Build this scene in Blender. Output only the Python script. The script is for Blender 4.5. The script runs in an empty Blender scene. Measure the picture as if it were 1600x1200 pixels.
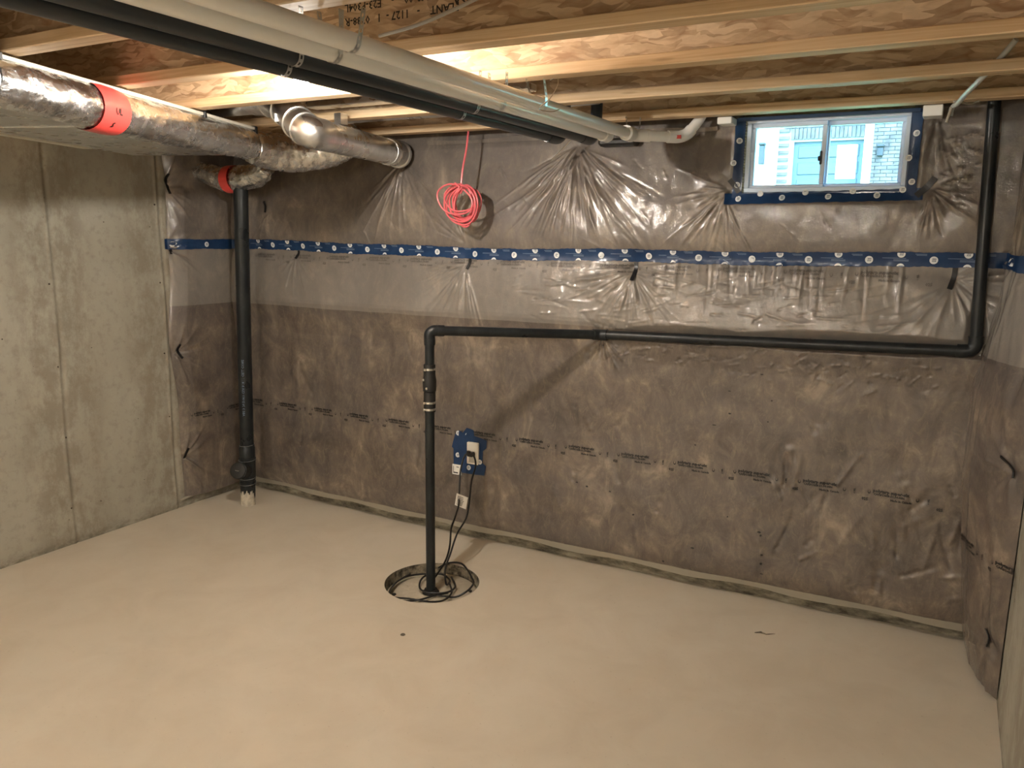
import bpy, math, random
import numpy as np
from mathutils import Vector, Matrix

# ------------------------------------------------------------------ camera, world, lights, exposure
SC = bpy.context.scene
COL = SC.collection
cam_d = bpy.data.cameras.new('camera'); cam = bpy.data.objects.new('camera', cam_d); COL.objects.link(cam)
CAM = Vector((4.344, -4.024, 1.800)); YAW, PIT, ROL = -0.4969, 0.1826, 0.0130
Fv = Vector((math.sin(YAW)*math.cos(PIT), math.cos(YAW)*math.cos(PIT), -math.sin(PIT)))
Rv = Vector((math.cos(YAW), -math.sin(YAW), 0)); Uv = Rv.cross(Fv)
R2 = math.cos(ROL)*Rv + math.sin(ROL)*Uv; U2 = -math.sin(ROL)*Rv + math.cos(ROL)*Uv
M = Matrix(((R2.x, U2.x, -Fv.x, CAM.x), (R2.y, U2.y, -Fv.y, CAM.y), (R2.z, U2.z, -Fv.z, CAM.z), (0, 0, 0, 1)))
cam.matrix_world = M
cam_d.sensor_width = 36.0; cam_d.lens = 36.0*1253.0/1600.0; cam_d.clip_start = 0.02; cam_d.clip_end = 200
SC.camera = cam
SC.view_settings.view_transform = 'Standard'; SC.view_settings.look = 'None'
SC.view_settings.gamma = 1.0; SC.view_settings.use_curve_mapping = False
SC.view_settings.exposure = 2.15
w = bpy.data.worlds.new('daylight'); SC.world = w; w.use_nodes = True
w.node_tree.nodes['Background'].inputs[0].default_value = (0.38, 0.72, 1.0, 1)
w.node_tree.nodes['Background'].inputs[1].default_value = 6.5
sd = bpy.data.lights.new('sun', 'SUN'); sd.energy = 2.2; sd.angle = math.radians(3); sd.color = (0.8, 0.93, 1.0)
so = bpy.data.objects.new('sun', sd); COL.objects.link(so)
so.rotation_euler = Vector((-0.3, 0.75, -0.6)).to_track_quat('-Z', 'Y').to_euler()   # shines onto the neighbour's front
BULB_L = 395.0          # radiance of the visible bulb; the added rear fill bulbs scale it

rnd = random.Random(7); rng = np.random.default_rng(11)
W, H, YB = 4.665, 2.35, -7.0

# ------------------------------------------------------------------ helpers
def link(name, me, mat=None, parent=None, smooth=False):
    o = bpy.data.objects.new(name, me); COL.objects.link(o)
    if mat is not None and not me.materials: me.materials.append(mat)
    if smooth: me.polygons.foreach_set('use_smooth', [True]*len(me.polygons))
    if parent is not None: o.parent = parent
    return o
class MB:
    def __init__(s): s.v = []; s.f = []
    def add(s, V, F):
        n = len(s.v); s.v += [tuple(map(float, p)) for p in V]; s.f += [tuple(i+n for i in f) for f in F]; return s
    def box(s, a, b, bev=0.0, rot=None, piv=None):
        x0, y0, z0 = a; x1, y1, z1 = b
        c = Vector(((x0+x1)/2, (y0+y1)/2, (z0+z1)/2)); hx, hy, hz = abs(x1-x0)/2, abs(y1-y0)/2, abs(z1-z0)/2
        V = []; F = []
        bev = min(bev, hx*.9, hy*.9, hz*.9)
        if bev <= 0:
            V = [Vector((sx*hx, sy*hy, sz*hz)) for sz in (-1, 1) for sy in (-1, 1) for sx in (-1, 1)]
            F = [(0, 2, 3, 1), (4, 5, 7, 6), (0, 1, 5, 4), (2, 6, 7, 3), (0, 4, 6, 2), (1, 3, 7, 5)]
        else:
            idx = {}
            for sx in (-1, 1):
                for sy in (-1, 1):
                    for sz in (-1, 1):
                        for ax in range(3):
                            h = [hx-bev, hy-bev, hz-bev]; h[ax] += bev
                            idx[(sx, sy, sz, ax)] = len(V); V.append(Vector((sx*h[0], sy*h[1], sz*h[2])))
            sg = (-1, 1)
            for ax in range(3):
                o1, o2 = [(1, 2), (2, 0), (0, 1)][ax]
                for d in sg:
                    q = []
                    for a_, b_ in ((-1, -1), (1, -1), (1, 1), (-1, 1)):
                        k = [0, 0, 0]; k[ax] = d; k[o1] = a_; k[o2] = b_; q.append(idx[(*k, ax)])
                    F.append(tuple(q if d > 0 else q[::-1]))
            for ax in range(3):      # edges
                o1, o2 = [(1, 2), (2, 0), (0, 1)][ax]
                for a_ in sg:
                    for b_ in sg:
                        def g(t, which):
                            k = [0, 0, 0]; k[ax] = t; k[o1] = a_; k[o2] = b_; return idx[(*k, which)]
                        q = (g(-1, o1), g(1, o1), g(1, o2), g(-1, o2))
                        F.append(q if a_*b_ < 0 else q[::-1])
            for sx in sg:
                for sy in sg:
                    for sz in sg:
                        q = (idx[(sx, sy, sz, 0)], idx[(sx, sy, sz, 1)], idx[(sx, sy, sz, 2)])
                        F.append(q if sx*sy*sz > 0 else q[::-1])
        if rot is not None: V = [rot @ p for p in V]
        return s.add([p+c for p in V], F)
    def tube(s, P, r, n=12, cap=True, closed=False, disp=None):
        P = [Vector(p) for p in P]; m = len(P); R = r if hasattr(r, '__len__') else [r]*m
        T = []
        for i in range(m):
            a = P[(i-1) % m] if (closed or i > 0) else P[i]; b = P[(i+1) % m] if (closed or i < m-1) else P[i]
            t = (b-a); T.append(t.normalized() if t.length > 1e-9 else (T[-1] if T else Vector((0, 0, 1))))
        u = T[0].orthogonal().normalized(); V = []; F = []
        for i in range(m):
            u = (u - T[i]*u.dot(T[i])).normalized(); v = T[i].cross(u)
            for k in range(n):
                a = 2*math.pi*k/n; rr = R[i]
                if disp: rr = disp(i, a, rr)
                V.append(P[i]+(u*math.cos(a)+v*math.sin(a))*rr)
        for i in range(m if closed else m-1):
            j = (i+1) % m
            for k in range(n):
                l = (k+1) % n; F.append((i*n+k, i*n+l, j*n+l, j*n+k))
        if cap and not closed:
            F.append(tuple(range(n))[::-1]); F.append(tuple((m-1)*n+k for k in range(n)))
        return s.add(V, F)
    def lathe(s, prof, a, b, n=24):   # prof: (t along axis 0..1 or metres, r), axis a->b direction, t in metres
        a = Vector(a); d = (Vector(b)-a).normalized(); u = d.orthogonal().normalized(); v = d.cross(u)
        V = []; F = []
        for t, r in prof:
            for k in range(n):
                an = 2*math.pi*k/n; V.append(a+d*t+(u*math.cos(an)+v*math.sin(an))*max(r, 1e-4))
        for i in range(len(prof)-1):
            for k in range(n):
                l = (k+1) % n; F.append((i*n+k, i*n+l, (i+1)*n+l, (i+1)*n+k))
        F.append(tuple(range(n))[::-1]); F.append(tuple((len(prof)-1)*n+k for k in range(n)))
        return s.add(V, F)
    def build(s, name, mat, parent=None, smooth=False, sharp=None):
        me = bpy.data.meshes.new(name); me.from_pydata(s.v, [], s.f); me.update()
        o = link(name, me, mat, parent, smooth)
        if smooth:
            try: me.set_sharp_from_angle(angle=math.radians(sharp or 40))
            except Exception: pass
        return o
def spline(P, k=8, closed=False):
    P = [Vector(p) for p in P]; n = len(P); out = []
    rg = range(n if closed else n-1)
    for i in rg:
        if closed: p0, p1, p2, p3 = P[(i-1) % n], P[i], P[(i+1) % n], P[(i+2) % n]
        else: p0, p1, p2, p3 = P[max(i-1, 0)], P[i], P[i+1], P[min(i+2, n-1)]
        for j in range(k):
            t = j/k
            out.append(0.5*((2*p1)+(p2-p0)*t+(2*p0-5*p1+4*p2-p3)*t*t+(3*p1-p0-3*p2+p3)*t**3))
    if not closed: out.append(P[-1])
    return out
def empty(name, loc):
    o = bpy.data.objects.new(name, None); COL.objects.link(o); o.location = loc; o.empty_display_size = .05
    return o
def under(root, *obs):      # parts are modelled in world space; keep them there under a placed Empty
    for o in obs: o.parent = root; o.matrix_parent_inverse = Matrix.Translation(-Vector(root.location))
    return root
def tag(o, label=None, cat=None, group=None, kind=None):
    if label: o['label'] = label
    if cat: o['category'] = cat
    if group: o['group'] = group
    if kind: o['kind'] = kind
    return o
def grid_mesh(name, P, mask=None):     # P: (ny, nx, 3) array
    ny, nx, _ = P.shape
    idx = np.arange(ny*nx).reshape(ny, nx)
    q = np.stack([idx[:-1, :-1], idx[:-1, 1:], idx[1:, 1:], idx[1:, :-1]], -1)
    if mask is not None: q = q[mask]
    q = q.reshape(-1, 4)
    me = bpy.data.meshes.new(name)
    me.vertices.add(ny*nx); me.vertices.foreach_set('co', P.reshape(-1).astype(np.float32))
    me.loops.add(q.size); me.loops.foreach_set('vertex_index', q.reshape(-1).astype(np.int32))
    me.polygons.add(len(q)); me.polygons.foreach_set('loop_start', np.arange(0, q.size, 4, dtype=np.int32))
    me.polygons.foreach_set('use_smooth', np.ones(len(q), dtype=bool))
    me.update(calc_edges=True); me.validate()
    return me
def sines(x, z, seed, f0=1.0, octs=4, nper=7, gain=.55):     # cheap smooth noise in numpy, about -1..1
    r = np.random.default_rng(seed); out = np.zeros_like(x); a = 1.0; f = f0; tot = 0
    for o in range(octs):
        t = np.zeros_like(x)
        for k in range(nper):
            th = r.uniform(0, 2*np.pi); ff = f*r.uniform(.6, 1.5); t += np.sin(2*np.pi*ff*(x*np.cos(th)+z*np.sin(th))+r.uniform(0, 6.28))
        out += a*t/np.sqrt(nper)*.7; tot += a; a *= gain; f *= 2.1
    return out/tot

# ------------------------------------------------------------------ materials
def mat(name, col=(.5, .5, .5), rough=.5, metal=0.0, coat=0.0, coat_r=.1, spec=.5):
    m = bpy.data.materials.new(name); m.use_nodes = True
    b = m.node_tree.nodes['Principled BSDF']
    b.inputs['Base Color'].default_value = (*col, 1); b.inputs['Roughness'].default_value = rough
    b.inputs['Metallic'].default_value = metal; b.inputs['Coat Weight'].default_value = coat
    b.inputs['Coat Roughness'].default_value = coat_r; b.inputs['Specular IOR Level'].default_value = spec
    return m
class NT:
    def __init__(s, m): s.t = m.node_tree; s.b = m.node_tree.nodes['Principled BSDF']; s.tc = None
    def n(s, typ, **kw):
        nd = s.t.nodes.new(typ)
        for k, v in kw.items():
            if k.startswith('_'): setattr(nd, k[1:], v)
            else: nd.inputs[k.replace('__', ' ')].default_value = v
        return nd
    def l(s, a, b): s.t.links.new(a, b)
    def coord(s, scale=(1, 1, 1), rot=(0, 0, 0)):
        if s.tc is None: s.tc = s.t.nodes.new('ShaderNodeNewGeometry')
        mp = s.t.nodes.new('ShaderNodeMapping'); mp.inputs['Scale'].default_value = scale; mp.inputs['Rotation'].default_value = rot
        s.l(s.tc.outputs['Position'], mp.inputs['Vector']); return mp.outputs[0]
    def noise(s, scale, detail=4, rough=.55, sc=(1, 1, 1), dist=0.0, rot=(0, 0, 0)):
        nd = s.n('ShaderNodeTexNoise', Scale=scale, Detail=detail, Roughness=rough, Distortion=dist)
        s.l(s.coord(sc, rot), nd.inputs['Vector']); return nd.outputs['Fac']
    def ramp(s, src, stops):
        r = s.t.nodes.new('ShaderNodeValToRGB'); e = r.color_ramp.elements
        while len(e) < len(stops): e.new(.5)
        for k, (p, c) in enumerate(stops): e[k].position = p; e[k].color = (*c, 1) if len(c) == 3 else c
        s.l(src, r.inputs[0]); return r.outputs[0]
    def mix(s, f, a, b, mode='MIX'):
        nd = s.t.nodes.new('ShaderNodeMix'); nd.data_type = 'RGBA'; nd.blend_type = mode
        for sock, val in ((0, f), (6, a), (7, b)):
            if hasattr(val, 'is_linked') or hasattr(val, 'links'): s.l(val, nd.inputs[sock])
            else: nd.inputs[sock].default_value = (*val, 1) if hasattr(val, '__len__') else val
        return nd.outputs[2]
    def math(s, op, a, b=0.0, c=0.0, clamp=False):
        nd = s.t.nodes.new('ShaderNodeMath'); nd.operation = op; nd.use_clamp = clamp
        for k, val in enumerate((a, b, c)):
            if hasattr(val, 'links'): s.l(val, nd.inputs[k])
            else: nd.inputs[k].default_value = val
        return nd.outputs[0]
    def sep(s):
        x = s.t.nodes.new('ShaderNodeSeparateXYZ'); s.l(s.coord(), x.inputs[0]); return x.outputs
    def bump(s, h, strength=.3, dist=.005, coat=False, prev=None):
        b = s.t.nodes.new('ShaderNodeBump'); b.inputs['Strength'].default_value = strength; b.inputs['Distance'].default_value = dist
        s.l(h, b.inputs['Height'])
        if prev is not None: s.l(prev, b.inputs['Normal'])
        s.l(b.outputs[0], s.b.inputs['Coat Normal' if coat else 'Normal']); return b.outputs[0]
    def base(s, c): s.l(c, s.b.inputs['Base Color'])
    def rough(s, c): s.l(c, s.b.inputs['Roughness'])

def stain_line(t, axis_out, pos, wid, seed):     # 1 near a wandering line, 0 away from it
    n = t.noise(3.0, 5, .6, sc=(1, 1, .5)); off = t.math('MULTIPLY', t.math('SUBTRACT', n, .5), .16)
    d = t.math('ABSOLUTE', t.math('ADD', t.math('SUBTRACT', axis_out, pos), off))
    return t.math('SUBTRACT', 1.0, t.math('DIVIDE', d, wid), clamp=True)

def concrete(name, joints=()):
    m = mat(name, rough=.82, spec=.25); t = NT(m)
    c = t.ramp(t.noise(1.1, 6, .6), [(.3, (.345, .32, .26)), (.55, (.42, .40, .33)), (.75, (.475, .455, .385))])
    f = t.ramp(t.noise(22, 6, .65), [(.3, (.80, .79, .77)), (.5, (1, 1, 1)), (.8, (1.0, 1.0, .98))])
    c = t.mix(1.0, c, f, 'MULTIPLY')
    st = t.ramp(t.noise(2.6, 6, .7, sc=(1.2, 1.2, .28), dist=.4), [(.42, (0, 0, 0)), (.72, (1, 1, 1))])
    c = t.mix(t.math('MULTIPLY', st, .35), c, (.30, .27, .21))
    xyz = t.sep()
    for y, wd in joints:
        msk = t.math('MULTIPLY', stain_line(t, xyz[1], y, wd*1.7, 1), 1.9, clamp=True)
        msk = t.math('MULTIPLY', msk, t.ramp(t.noise(7, 6, .75, sc=(1, 1, .6)), [(.42, (.06, .06, .06)), (.56, (1, 1, 1))]))
        c = t.mix(t.math('MULTIPLY', msk, .6), c, (.235, .20, .15))
    pit = t.ramp(t.noise(75, 3, .6), [(.25, (0, 0, 0)), (.33, (1, 1, 1))])
    c = t.mix(t.math('MULTIPLY', t.math('SUBTRACT', 1.0, pit), .5), c, (.2, .175, .13))
    # crusty dirt close to the floor
    d = t.math('SUBTRACT', 1.0, t.math('DIVIDE', xyz[2], .06), clamp=True)
    dm = t.math('MULTIPLY', d, t.ramp(t.noise(13, 5, .7, sc=(1, 1, 2)), [(.4, (0, 0, 0)), (.6, (1, 1, 1))]))
    c = t.mix(t.math('MULTIPLY', dm, .75), c, (.13, .115, .085))
    t.base(c)
    h = t.math('ADD', t.math('MULTIPLY', t.noise(9, 6, .6), .7), t.math('MULTIPLY', pit, .4))
    t.bump(h, .35, .006)
    return m
M_WALL = concrete('cast_concrete', ((-1.33, .17), (-.70, .13)))
M_CURB = concrete('cast_concrete_base')

M_FLOOR = mat('floor_slab', rough=.62, spec=.3); t = NT(M_FLOOR)
c = t.ramp(t.noise(.9, 5, .55), [(.3, (.60, .525, .41)), (.5, (.66, .59, .47)), (.72, (.70, .635, .52))])
c = t.mix(.35, c, t.ramp(t.noise(3.2, 6, .65, dist=.6), [(.3, (.55, .47, .36)), (.6, (.69, .625, .51))]))
c = t.mix(t.math('MULTIPLY', t.ramp(t.noise(60, 4, .6), [(.28, (1, 1, 1)), (.34, (0, 0, 0))]), .35), c, (.36, .28, .19))
t.base(c); t.bump(t.noise(45, 5, .6), .12, .003)
t.rough(t.ramp(t.noise(2, 4), [(.3, (.5, .5, .5)), (.7, (.72, .72, .72))]))

def osb(name, base=((.36, .25, .155), (.50, .365, .23), (.60, .455, .295), (.74, .60, .42)), sc=(1, 1, 1)):
    m = mat(name, rough=.62, spec=.35); t = NT(m)
    outs = []
    for k, (rot, s) in enumerate((((.0, .35, .0), (9, 12, 42)), ((.2, -.9, .3), (10, 12, 46)), ((.3, 1.3, .2), (9, 12, 36)))):
        nz = t.n('ShaderNodeTexNoise', Scale=6.0, Detail=2.0); t.l(t.coord(), nz.inputs['Vector'])
        vm = t.t.nodes.new('ShaderNodeVectorMath'); vm.operation = 'MULTIPLY_ADD'
        t.l(nz.outputs['Color'], vm.inputs[0]); vm.inputs[1].default_value = (.08, .08, .08); t.l(t.coord(), vm.inputs[2])
        mp = t.n('ShaderNodeMapping', Rotation=rot, Scale=s); t.l(vm.outputs[0], mp.inputs[0])
        v = t.n('ShaderNodeTexVoronoi', Scale=1.0); t.l(mp.outputs[0], v.inputs['Vector'])
        sx = t.t.nodes.new('ShaderNodeSeparateColor'); t.l(v.outputs['Color'], sx.inputs[0]); outs.append((sx.outputs[0], v.outputs['Distance'], sx.outputs[1]))
    pk = t.math('GREATER_THAN', outs[2][2], .5); pk2 = t.math('GREATER_THAN', outs[0][2], .62)
    lay = t.math('ADD', t.math('MULTIPLY', outs[0][0], pk), t.math('MULTIPLY', outs[1][0], t.math('SUBTRACT', 1.0, pk)))
    sel = t.math('ADD', t.math('MULTIPLY', lay, t.math('SUBTRACT', 1.0, pk2)), t.math('MULTIPLY', outs[2][0], pk2))
    sel = t.math('ADD', t.math('MULTIPLY', sel, .72), .14)
    c = t.ramp(sel, [(.22, base[0]), (.42, base[1]), (.58, base[2]), (.8, base[3])])
    g = t.noise(55, 4, .6, sc=(.35, .6, 1)); c = t.mix(.25, c, t.ramp(g, [(.35, base[0]), (.65, base[3])]))
    dk = t.ramp(outs[1][1], [(.62, (0, 0, 0)), (.85, (1, 1, 1))]); c = t.mix(t.math('MULTIPLY', dk, .45), c, (.25, .12, .05))
    t.base(c); t.bump(t.math('ADD', sel, t.math('MULTIPLY', g, .4)), .5, .004)
    return m
M_OSB = osb('strand_board')
M_OSB2 = osb('strand_board_subfloor', ((.34, .20, .10), (.46, .285, .145), (.56, .365, .19), (.66, .46, .26)))

M_WOOD = mat('spruce_lumber', rough=.6, spec=.3); t = NT(M_WOOD)
g = t.noise(4.0, 6, .6, sc=(.35, 9, 12), dist=.8)
c = t.ramp(g, [(.3, (.50, .33, .18)), (.48, (.65, .47, .28)), (.62, (.74, .57, .37)), (.78, (.60, .42, .24))])
kn = t.n('ShaderNodeTexVoronoi', Scale=1.0); t.l(t.coord((2.2, 9, 14)), kn.inputs['Vector'])
c = t.mix(t.ramp(kn.outputs['Distance'], [(.06, (1, 1, 1)), (.16, (0, 0, 0))]), c, (.16, .075, .035))
t.base(c); t.bump(g, .2, .002)

# pale poly film laid tight over brown glass-fibre: fibre colour under a clear glossy coat
def poly(name, k=1.0):
    m = mat(name, rough=.5, spec=.45, coat=1.0, coat_r=.075); t = NT(m); xyz = t.sep()
    a = t.noise(3.0, 7, .66, dist=.5); b = t.noise(8.5, 8, .72, sc=(1, 1, .6), dist=.9); d = t.noise(2.0, 5, .6, sc=(.6, .6, 1.9))
    s = t.math('ADD', t.math('MULTIPLY', a, .5), t.math('MULTIPLY', b, .5))
    c = t.ramp(s, [(.37, (.066, .053, .046)), (.47, (.115, .091, .075)), (.55, (.172, .136, .106)), (.64, (.32, .262, .195))])
    c = t.mix(t.math('MULTIPLY', t.ramp(d, [(.42, (0, 0, 0)), (.62, (1, 1, 1))]), .5), c, (.10, .086, .083))
    fib = t.ramp(t.noise(22, 8, .8, sc=(1, 1, .5), dist=1.6), [(.52, (0, 0, 0)), (.7, (1, 1, 1))])
    c = t.mix(t.math('MULTIPLY', fib, .4), c, (.30, .24, .165))
    # second sheet laps from 1.33 m up: a milkier film in front of the fibre
    lap = t.math('MULTIPLY', t.math('GREATER_THAN', xyz[2], t.math('ADD', 1.335, t.math('MULTIPLY', t.math('SUBTRACT', t.noise(1.3, 2), .5), .03))), t.math('LESS_THAN', xyz[2], 1.72))
    c = t.mix(t.math('MULTIPLY', lap, .45), c, (.30, .28, .25))
    up = t.math('GREATER_THAN', xyz[2], 1.70)
    c = t.mix(t.math('MULTIPLY', up, .22), c, (.22, .20, .18))
    t.base(c)
    h = t.math('ADD', t.noise(14, 5, .6, dist=1.2), t.math('MULTIPLY', t.noise(38, 4, .6, dist=2.0), .35))
    t.bump(h, .22, .012, coat=True); t.bump(t.noise(30, 5, .7), .25, .006)
    return m
M_POLY = poly('film_over_glass_fibre')
M_HEM = mat('clear_film_hem', (.34, .31, .25), .25, coat=.8, coat_r=.1)
M_PVC = mat('white_pvc', (.64, .60, .53), .28, spec=.5, coat=.25, coat_r=.15); t = NT(M_PVC)
t.base(t.ramp(t.noise(3, 4), [(.3, (.84, .83, .80)), (.7, (.90, .89, .86))]))
M_ABS = mat('black_abs', (.018, .02, .022), .34, spec=.35); t = NT(M_ABS)
c = t.ramp(t.noise(11, 6, .7, sc=(1, 1, .35)), [(.45, (.010, .012, .014)), (.62, (.022, .025, .025)), (.78, (.06, .062, .058))])
t.base(c); t.rough(t.ramp(t.noise(8, 5), [(.3, (.25, .25, .25)), (.7, (.5, .5, .5))]))
M_ABS2 = mat('dark_grey_abs', (.036, .042, .050), .3, spec=.4)
M_RUB = mat('black_rubber', (.013, .012, .011), .55)
M_GALV = mat('galvanised_steel', (.62, .62, .60), .27, 1.0); t = NT(M_GALV)
v = t.n('ShaderNodeTexVoronoi', Scale=28.0); t.l(t.coord(), v.inputs['Vector']); sx = t.t.nodes.new('ShaderNodeSeparateColor'); t.l(v.outputs['Color'], sx.inputs[0])
t.base(t.ramp(sx.outputs[0], [(.0, (.68, .68, .67)), (1., (.76, .76, .75))])); t.rough(t.ramp(sx.outputs[1], [(0., (.26, .26, .26)), (1., (.34, .34, .34))]))
M_FOIL = mat('aluminium_foil', (.86, .86, .86), .26, 1.0); t = NT(M_FOIL)
v = t.n('ShaderNodeTexVoronoi', Scale=46.0, _feature='F1'); t.l(t.coord((1, 1, 1)), v.inputs['Vector'])
hh = t.math('ADD', t.math('MULTIPLY', t.noise(15, 5, .65, sc=(2.2, .8, 1.6), dist=1.2), 1.0), t.math('MULTIPLY', v.outputs['Distance'], .45)); t.bump(hh, .34, .010)
t.rough(t.ramp(t.noise(18, 5, .7), [(.3, (.14, .14, .14)), (.7, (.36, .36, .36))]))
M_RED = mat('red_foil_tape', (.72, .07, .06), .35, coat=.4)
M_BLUE = mat('blue_sheathing_tape', (.012, .048, .135), .42, spec=.3, coat=.25, coat_r=.15); t = NT(M_BLUE)
t.base(t.ramp(t.noise(14, 4), [(.3, (.006, .027, .082)), (.7, (.011, .042, .118))])); t.bump(t.noise(25, 4, .6, dist=1), .2, .004)
M_INKW = mat('white_ink', (.72, .74, .74), .5); M_INKG = mat('pale_blue_ink', (.16, .22, .32), .5)
M_INKK = mat('black_ink', (.012, .011, .01), .5); M_INKF = mat('faint_black_ink', (.115, .10, .088), .4)
M_TUBE = mat('pink_red_tube', (.70, .13, .15), .35, coat=.3)
M_CORD = mat('black_cord', (.014, .013, .012), .45)
M_LAB = mat('paper_label', (.80, .78, .72), .6)
M_PLATE = mat('cream_plastic', (.80, .76, .66), .35)
M_VINYL = mat('daylight_tinted_vinyl', (.60, .72, .88), .35)  # white vinyl with the blue cast of window daylight put into its colour
M_FOAM = mat('pale_spray_foam', (.62, .66, .56), .8)
M_STEEL = mat('bright_steel', (.78, .78, .76), .22, 1.0)
M_STRAP = mat('perforated_zinc_strap', (.70, .72, .72), .3, 1.0)
M_BLK = mat('black_plastic', (.008, .008, .009), .4)
M_WHITE = mat('white_trim', (.82, .82, .80), .5)
M_CLEAT = mat('pale_metal_cleat', (.70, .66, .56), .4, .3)
M_CLOTH = mat('grey_cable_jacket', (.50, .52, .50), .4)
M_SPLAT = mat('concrete_splash', (.50, .45, .36), .85); t = NT(M_SPLAT); t.base(t.ramp(t.noise(40, 5), [(.35, (.40, .36, .29)), (.6, (.56, .51, .41))]))
M_GRASS = mat('lawn', (.16, .24, .10), .9); t = NT(M_GRASS); t.base(t.ramp(t.noise(5, 6), [(.3, (.10, .17, .06)), (.7, (.24, .32, .14))]))
M_MORT = mat('mortar', (.26, .26, .25), .9)
M_BRICK = mat('grey_brown_brick', (.30, .25, .23), .85); t = NT(M_BRICK); t.base(t.ramp(t.noise(4, 3), [(.35, (.06, .045, .04)), (.65, (.13, .10, .09))]))
M_SIDE = mat('white_stucco', (.8, .8, .78), .8)
M_DOOR = mat('dark_panel_door', (.05, .07, .08), .5)
M_LAMPK = mat('black_lantern_metal', (.02, .02, .022), .4)
M_GLASS = bpy.data.materials.new('window_glass'); M_GLASS.use_nodes = True; nt = M_GLASS.node_tree; nt.nodes.clear()
o_ = nt.nodes.new('ShaderNodeOutputMaterial'); mx = nt.nodes.new('ShaderNodeMixShader'); tr = nt.nodes.new('ShaderNodeBsdfTransparent'); gl = nt.nodes.new('ShaderNodeBsdfGlossy'); fr = nt.nodes.new('ShaderNodeFresnel')
tr.inputs[0].default_value = (.88, .95, .97, 1); gl.inputs['Roughness'].default_value = .02; fr.inputs[0].default_value = 1.5
nt.links.new(fr.outputs[0], mx.inputs[0]); nt.links.new(tr.outputs[0], mx.inputs[1]); nt.links.new(gl.outputs[0], mx.inputs[2]); nt.links.new(mx.outputs[0], o_.inputs[0])
M_BULB = bpy.data.materials.new('lit_bulb'); M_BULB.use_nodes = True; nt = M_BULB.node_tree; nt.nodes.clear()
o_ = nt.nodes.new('ShaderNodeOutputMaterial'); em = nt.nodes.new('ShaderNodeEmission'); em.inputs[0].default_value = (1.0, .93, .835, 1); em.inputs[1].default_value = BULB_L
nt.links.new(em.outputs[0], o_.inputs[0])
M_FILL_BULB = M_BULB.copy(); M_FILL_BULB.name = 'added_fill_bulb'; M_FILL_BULB.node_tree.nodes['Emission'].inputs[1].default_value = BULB_L*1.85  # for the unseen rear bulbs, added to brighten the room

# ------------------------------------------------------------------ room shell
def bow(x): return 0.055*np.sin(np.pi*np.clip(np.asarray(x, dtype=float)/4.6, 0, 1))

# floor with the round sump opening
HC = (2.094, -.73); HR = .249
b = MB(); N = 64
ring = [(HC[0]+HR*math.cos(2*math.pi*k/N), HC[1]+HR*math.sin(2*math.pi*k/N)) for k in range(N)]
sq = []
for k in range(N):
    a = 2*math.pi*k/N; c_, s_ = math.cos(a), math.sin(a); q = .5/max(abs(c_), abs(s_)); sq.append((HC[0]+c_*q, HC[1]+s_*q))
V = [(x, y, 0) for x, y in ring]+[(x, y, 0) for x, y in sq]
F = [(k, N+k, N+(k+1) % N, (k+1) % N) for k in range(N)]
b.add(V, F)
xs = [-.2, HC[0]-.5, HC[0]+.5, W+.2]; ys = [YB-.1, HC[1]-.5, HC[1]+.5, .2]
for i in range(3):
    for j in range(3):
        if i == 1 and j == 1: continue
        b.add([(xs[i], ys[j], 0), (xs[i+1], ys[j], 0), (xs[i+1], ys[j+1], 0), (xs[i], ys[j+1], 0)], [(0, 1, 2, 3)])
floor = b.build('floor', M_FLOOR); tag(floor, kind='structure')
b = MB()   # raw edge of the opening
for k in range(N):
    pass
wv = []; wf = []
for k in range(N):
    j = rnd.uniform(-.004, .004); x, y = ring[k]; wv += [(x, y, 0), (HC[0]+(x-HC[0])*(1+j), HC[1]+(y-HC[1])*(1+j), -.075)]
for k in range(N): a = 2*k; c_ = 2*((k+1) % N); wf.append((a, a+1, c_+1, c_))
b.add(wv, wf)
M_PITW = mat('rough_dark_edge', (.16, .13, .09), .9); t = NT(M_PITW); t.base(t.ramp(t.noise(24, 5, .7), [(.38, (.05, .042, .03)), (.62, (.33, .28, .2))])); t.bump(t.noise(30, 4), .6, .01)
wv=[]
b.lathe([(0, HR+.03), (.004, HR+.03)], (HC[0], HC[1], -.082), (HC[0], HC[1], 1), 48)
e = b.build('sump_opening_edge', M_PITW, floor)
# dusty lid sunk in the opening
M_LID = mat('dusty_sump_lid', (.55, .47, .35), .85); t = NT(M_LID)
t.base(t.ramp(t.noise(16, 6, .7, dist=.6), [(.30, (.26, .22, .16)), (.40, (.50, .44, .33)), (.7, (.62, .56, .44))])); t.bump(t.noise(28, 5), .4, .006)
lid = MB().lathe([(0, .235), (.018, .238), (.022, .232), (.022, .2), (.026, .195), (.026, .0)], (HC[0], HC[1], -.075), (HC[0], HC[1], 0), 64).build('sump_pit_lid', M_LID, smooth=True)
tag(lid, 'round dusty sump pit lid sunk in the floor opening under the black pipe', 'lid')
bt = MB()
for a in (.5, 2.2, 3.9, 5.4): bt.lathe([(0, .011), (.006, .011), (.008, .008)], (HC[0]+.2*math.cos(a), HC[1]+.2*math.sin(a), -.052), (HC[0]+.2*math.cos(a), HC[1]+.2*math.sin(a), 1), 8)
bt.build('lid_bolts', M_RUB, lid)

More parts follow.
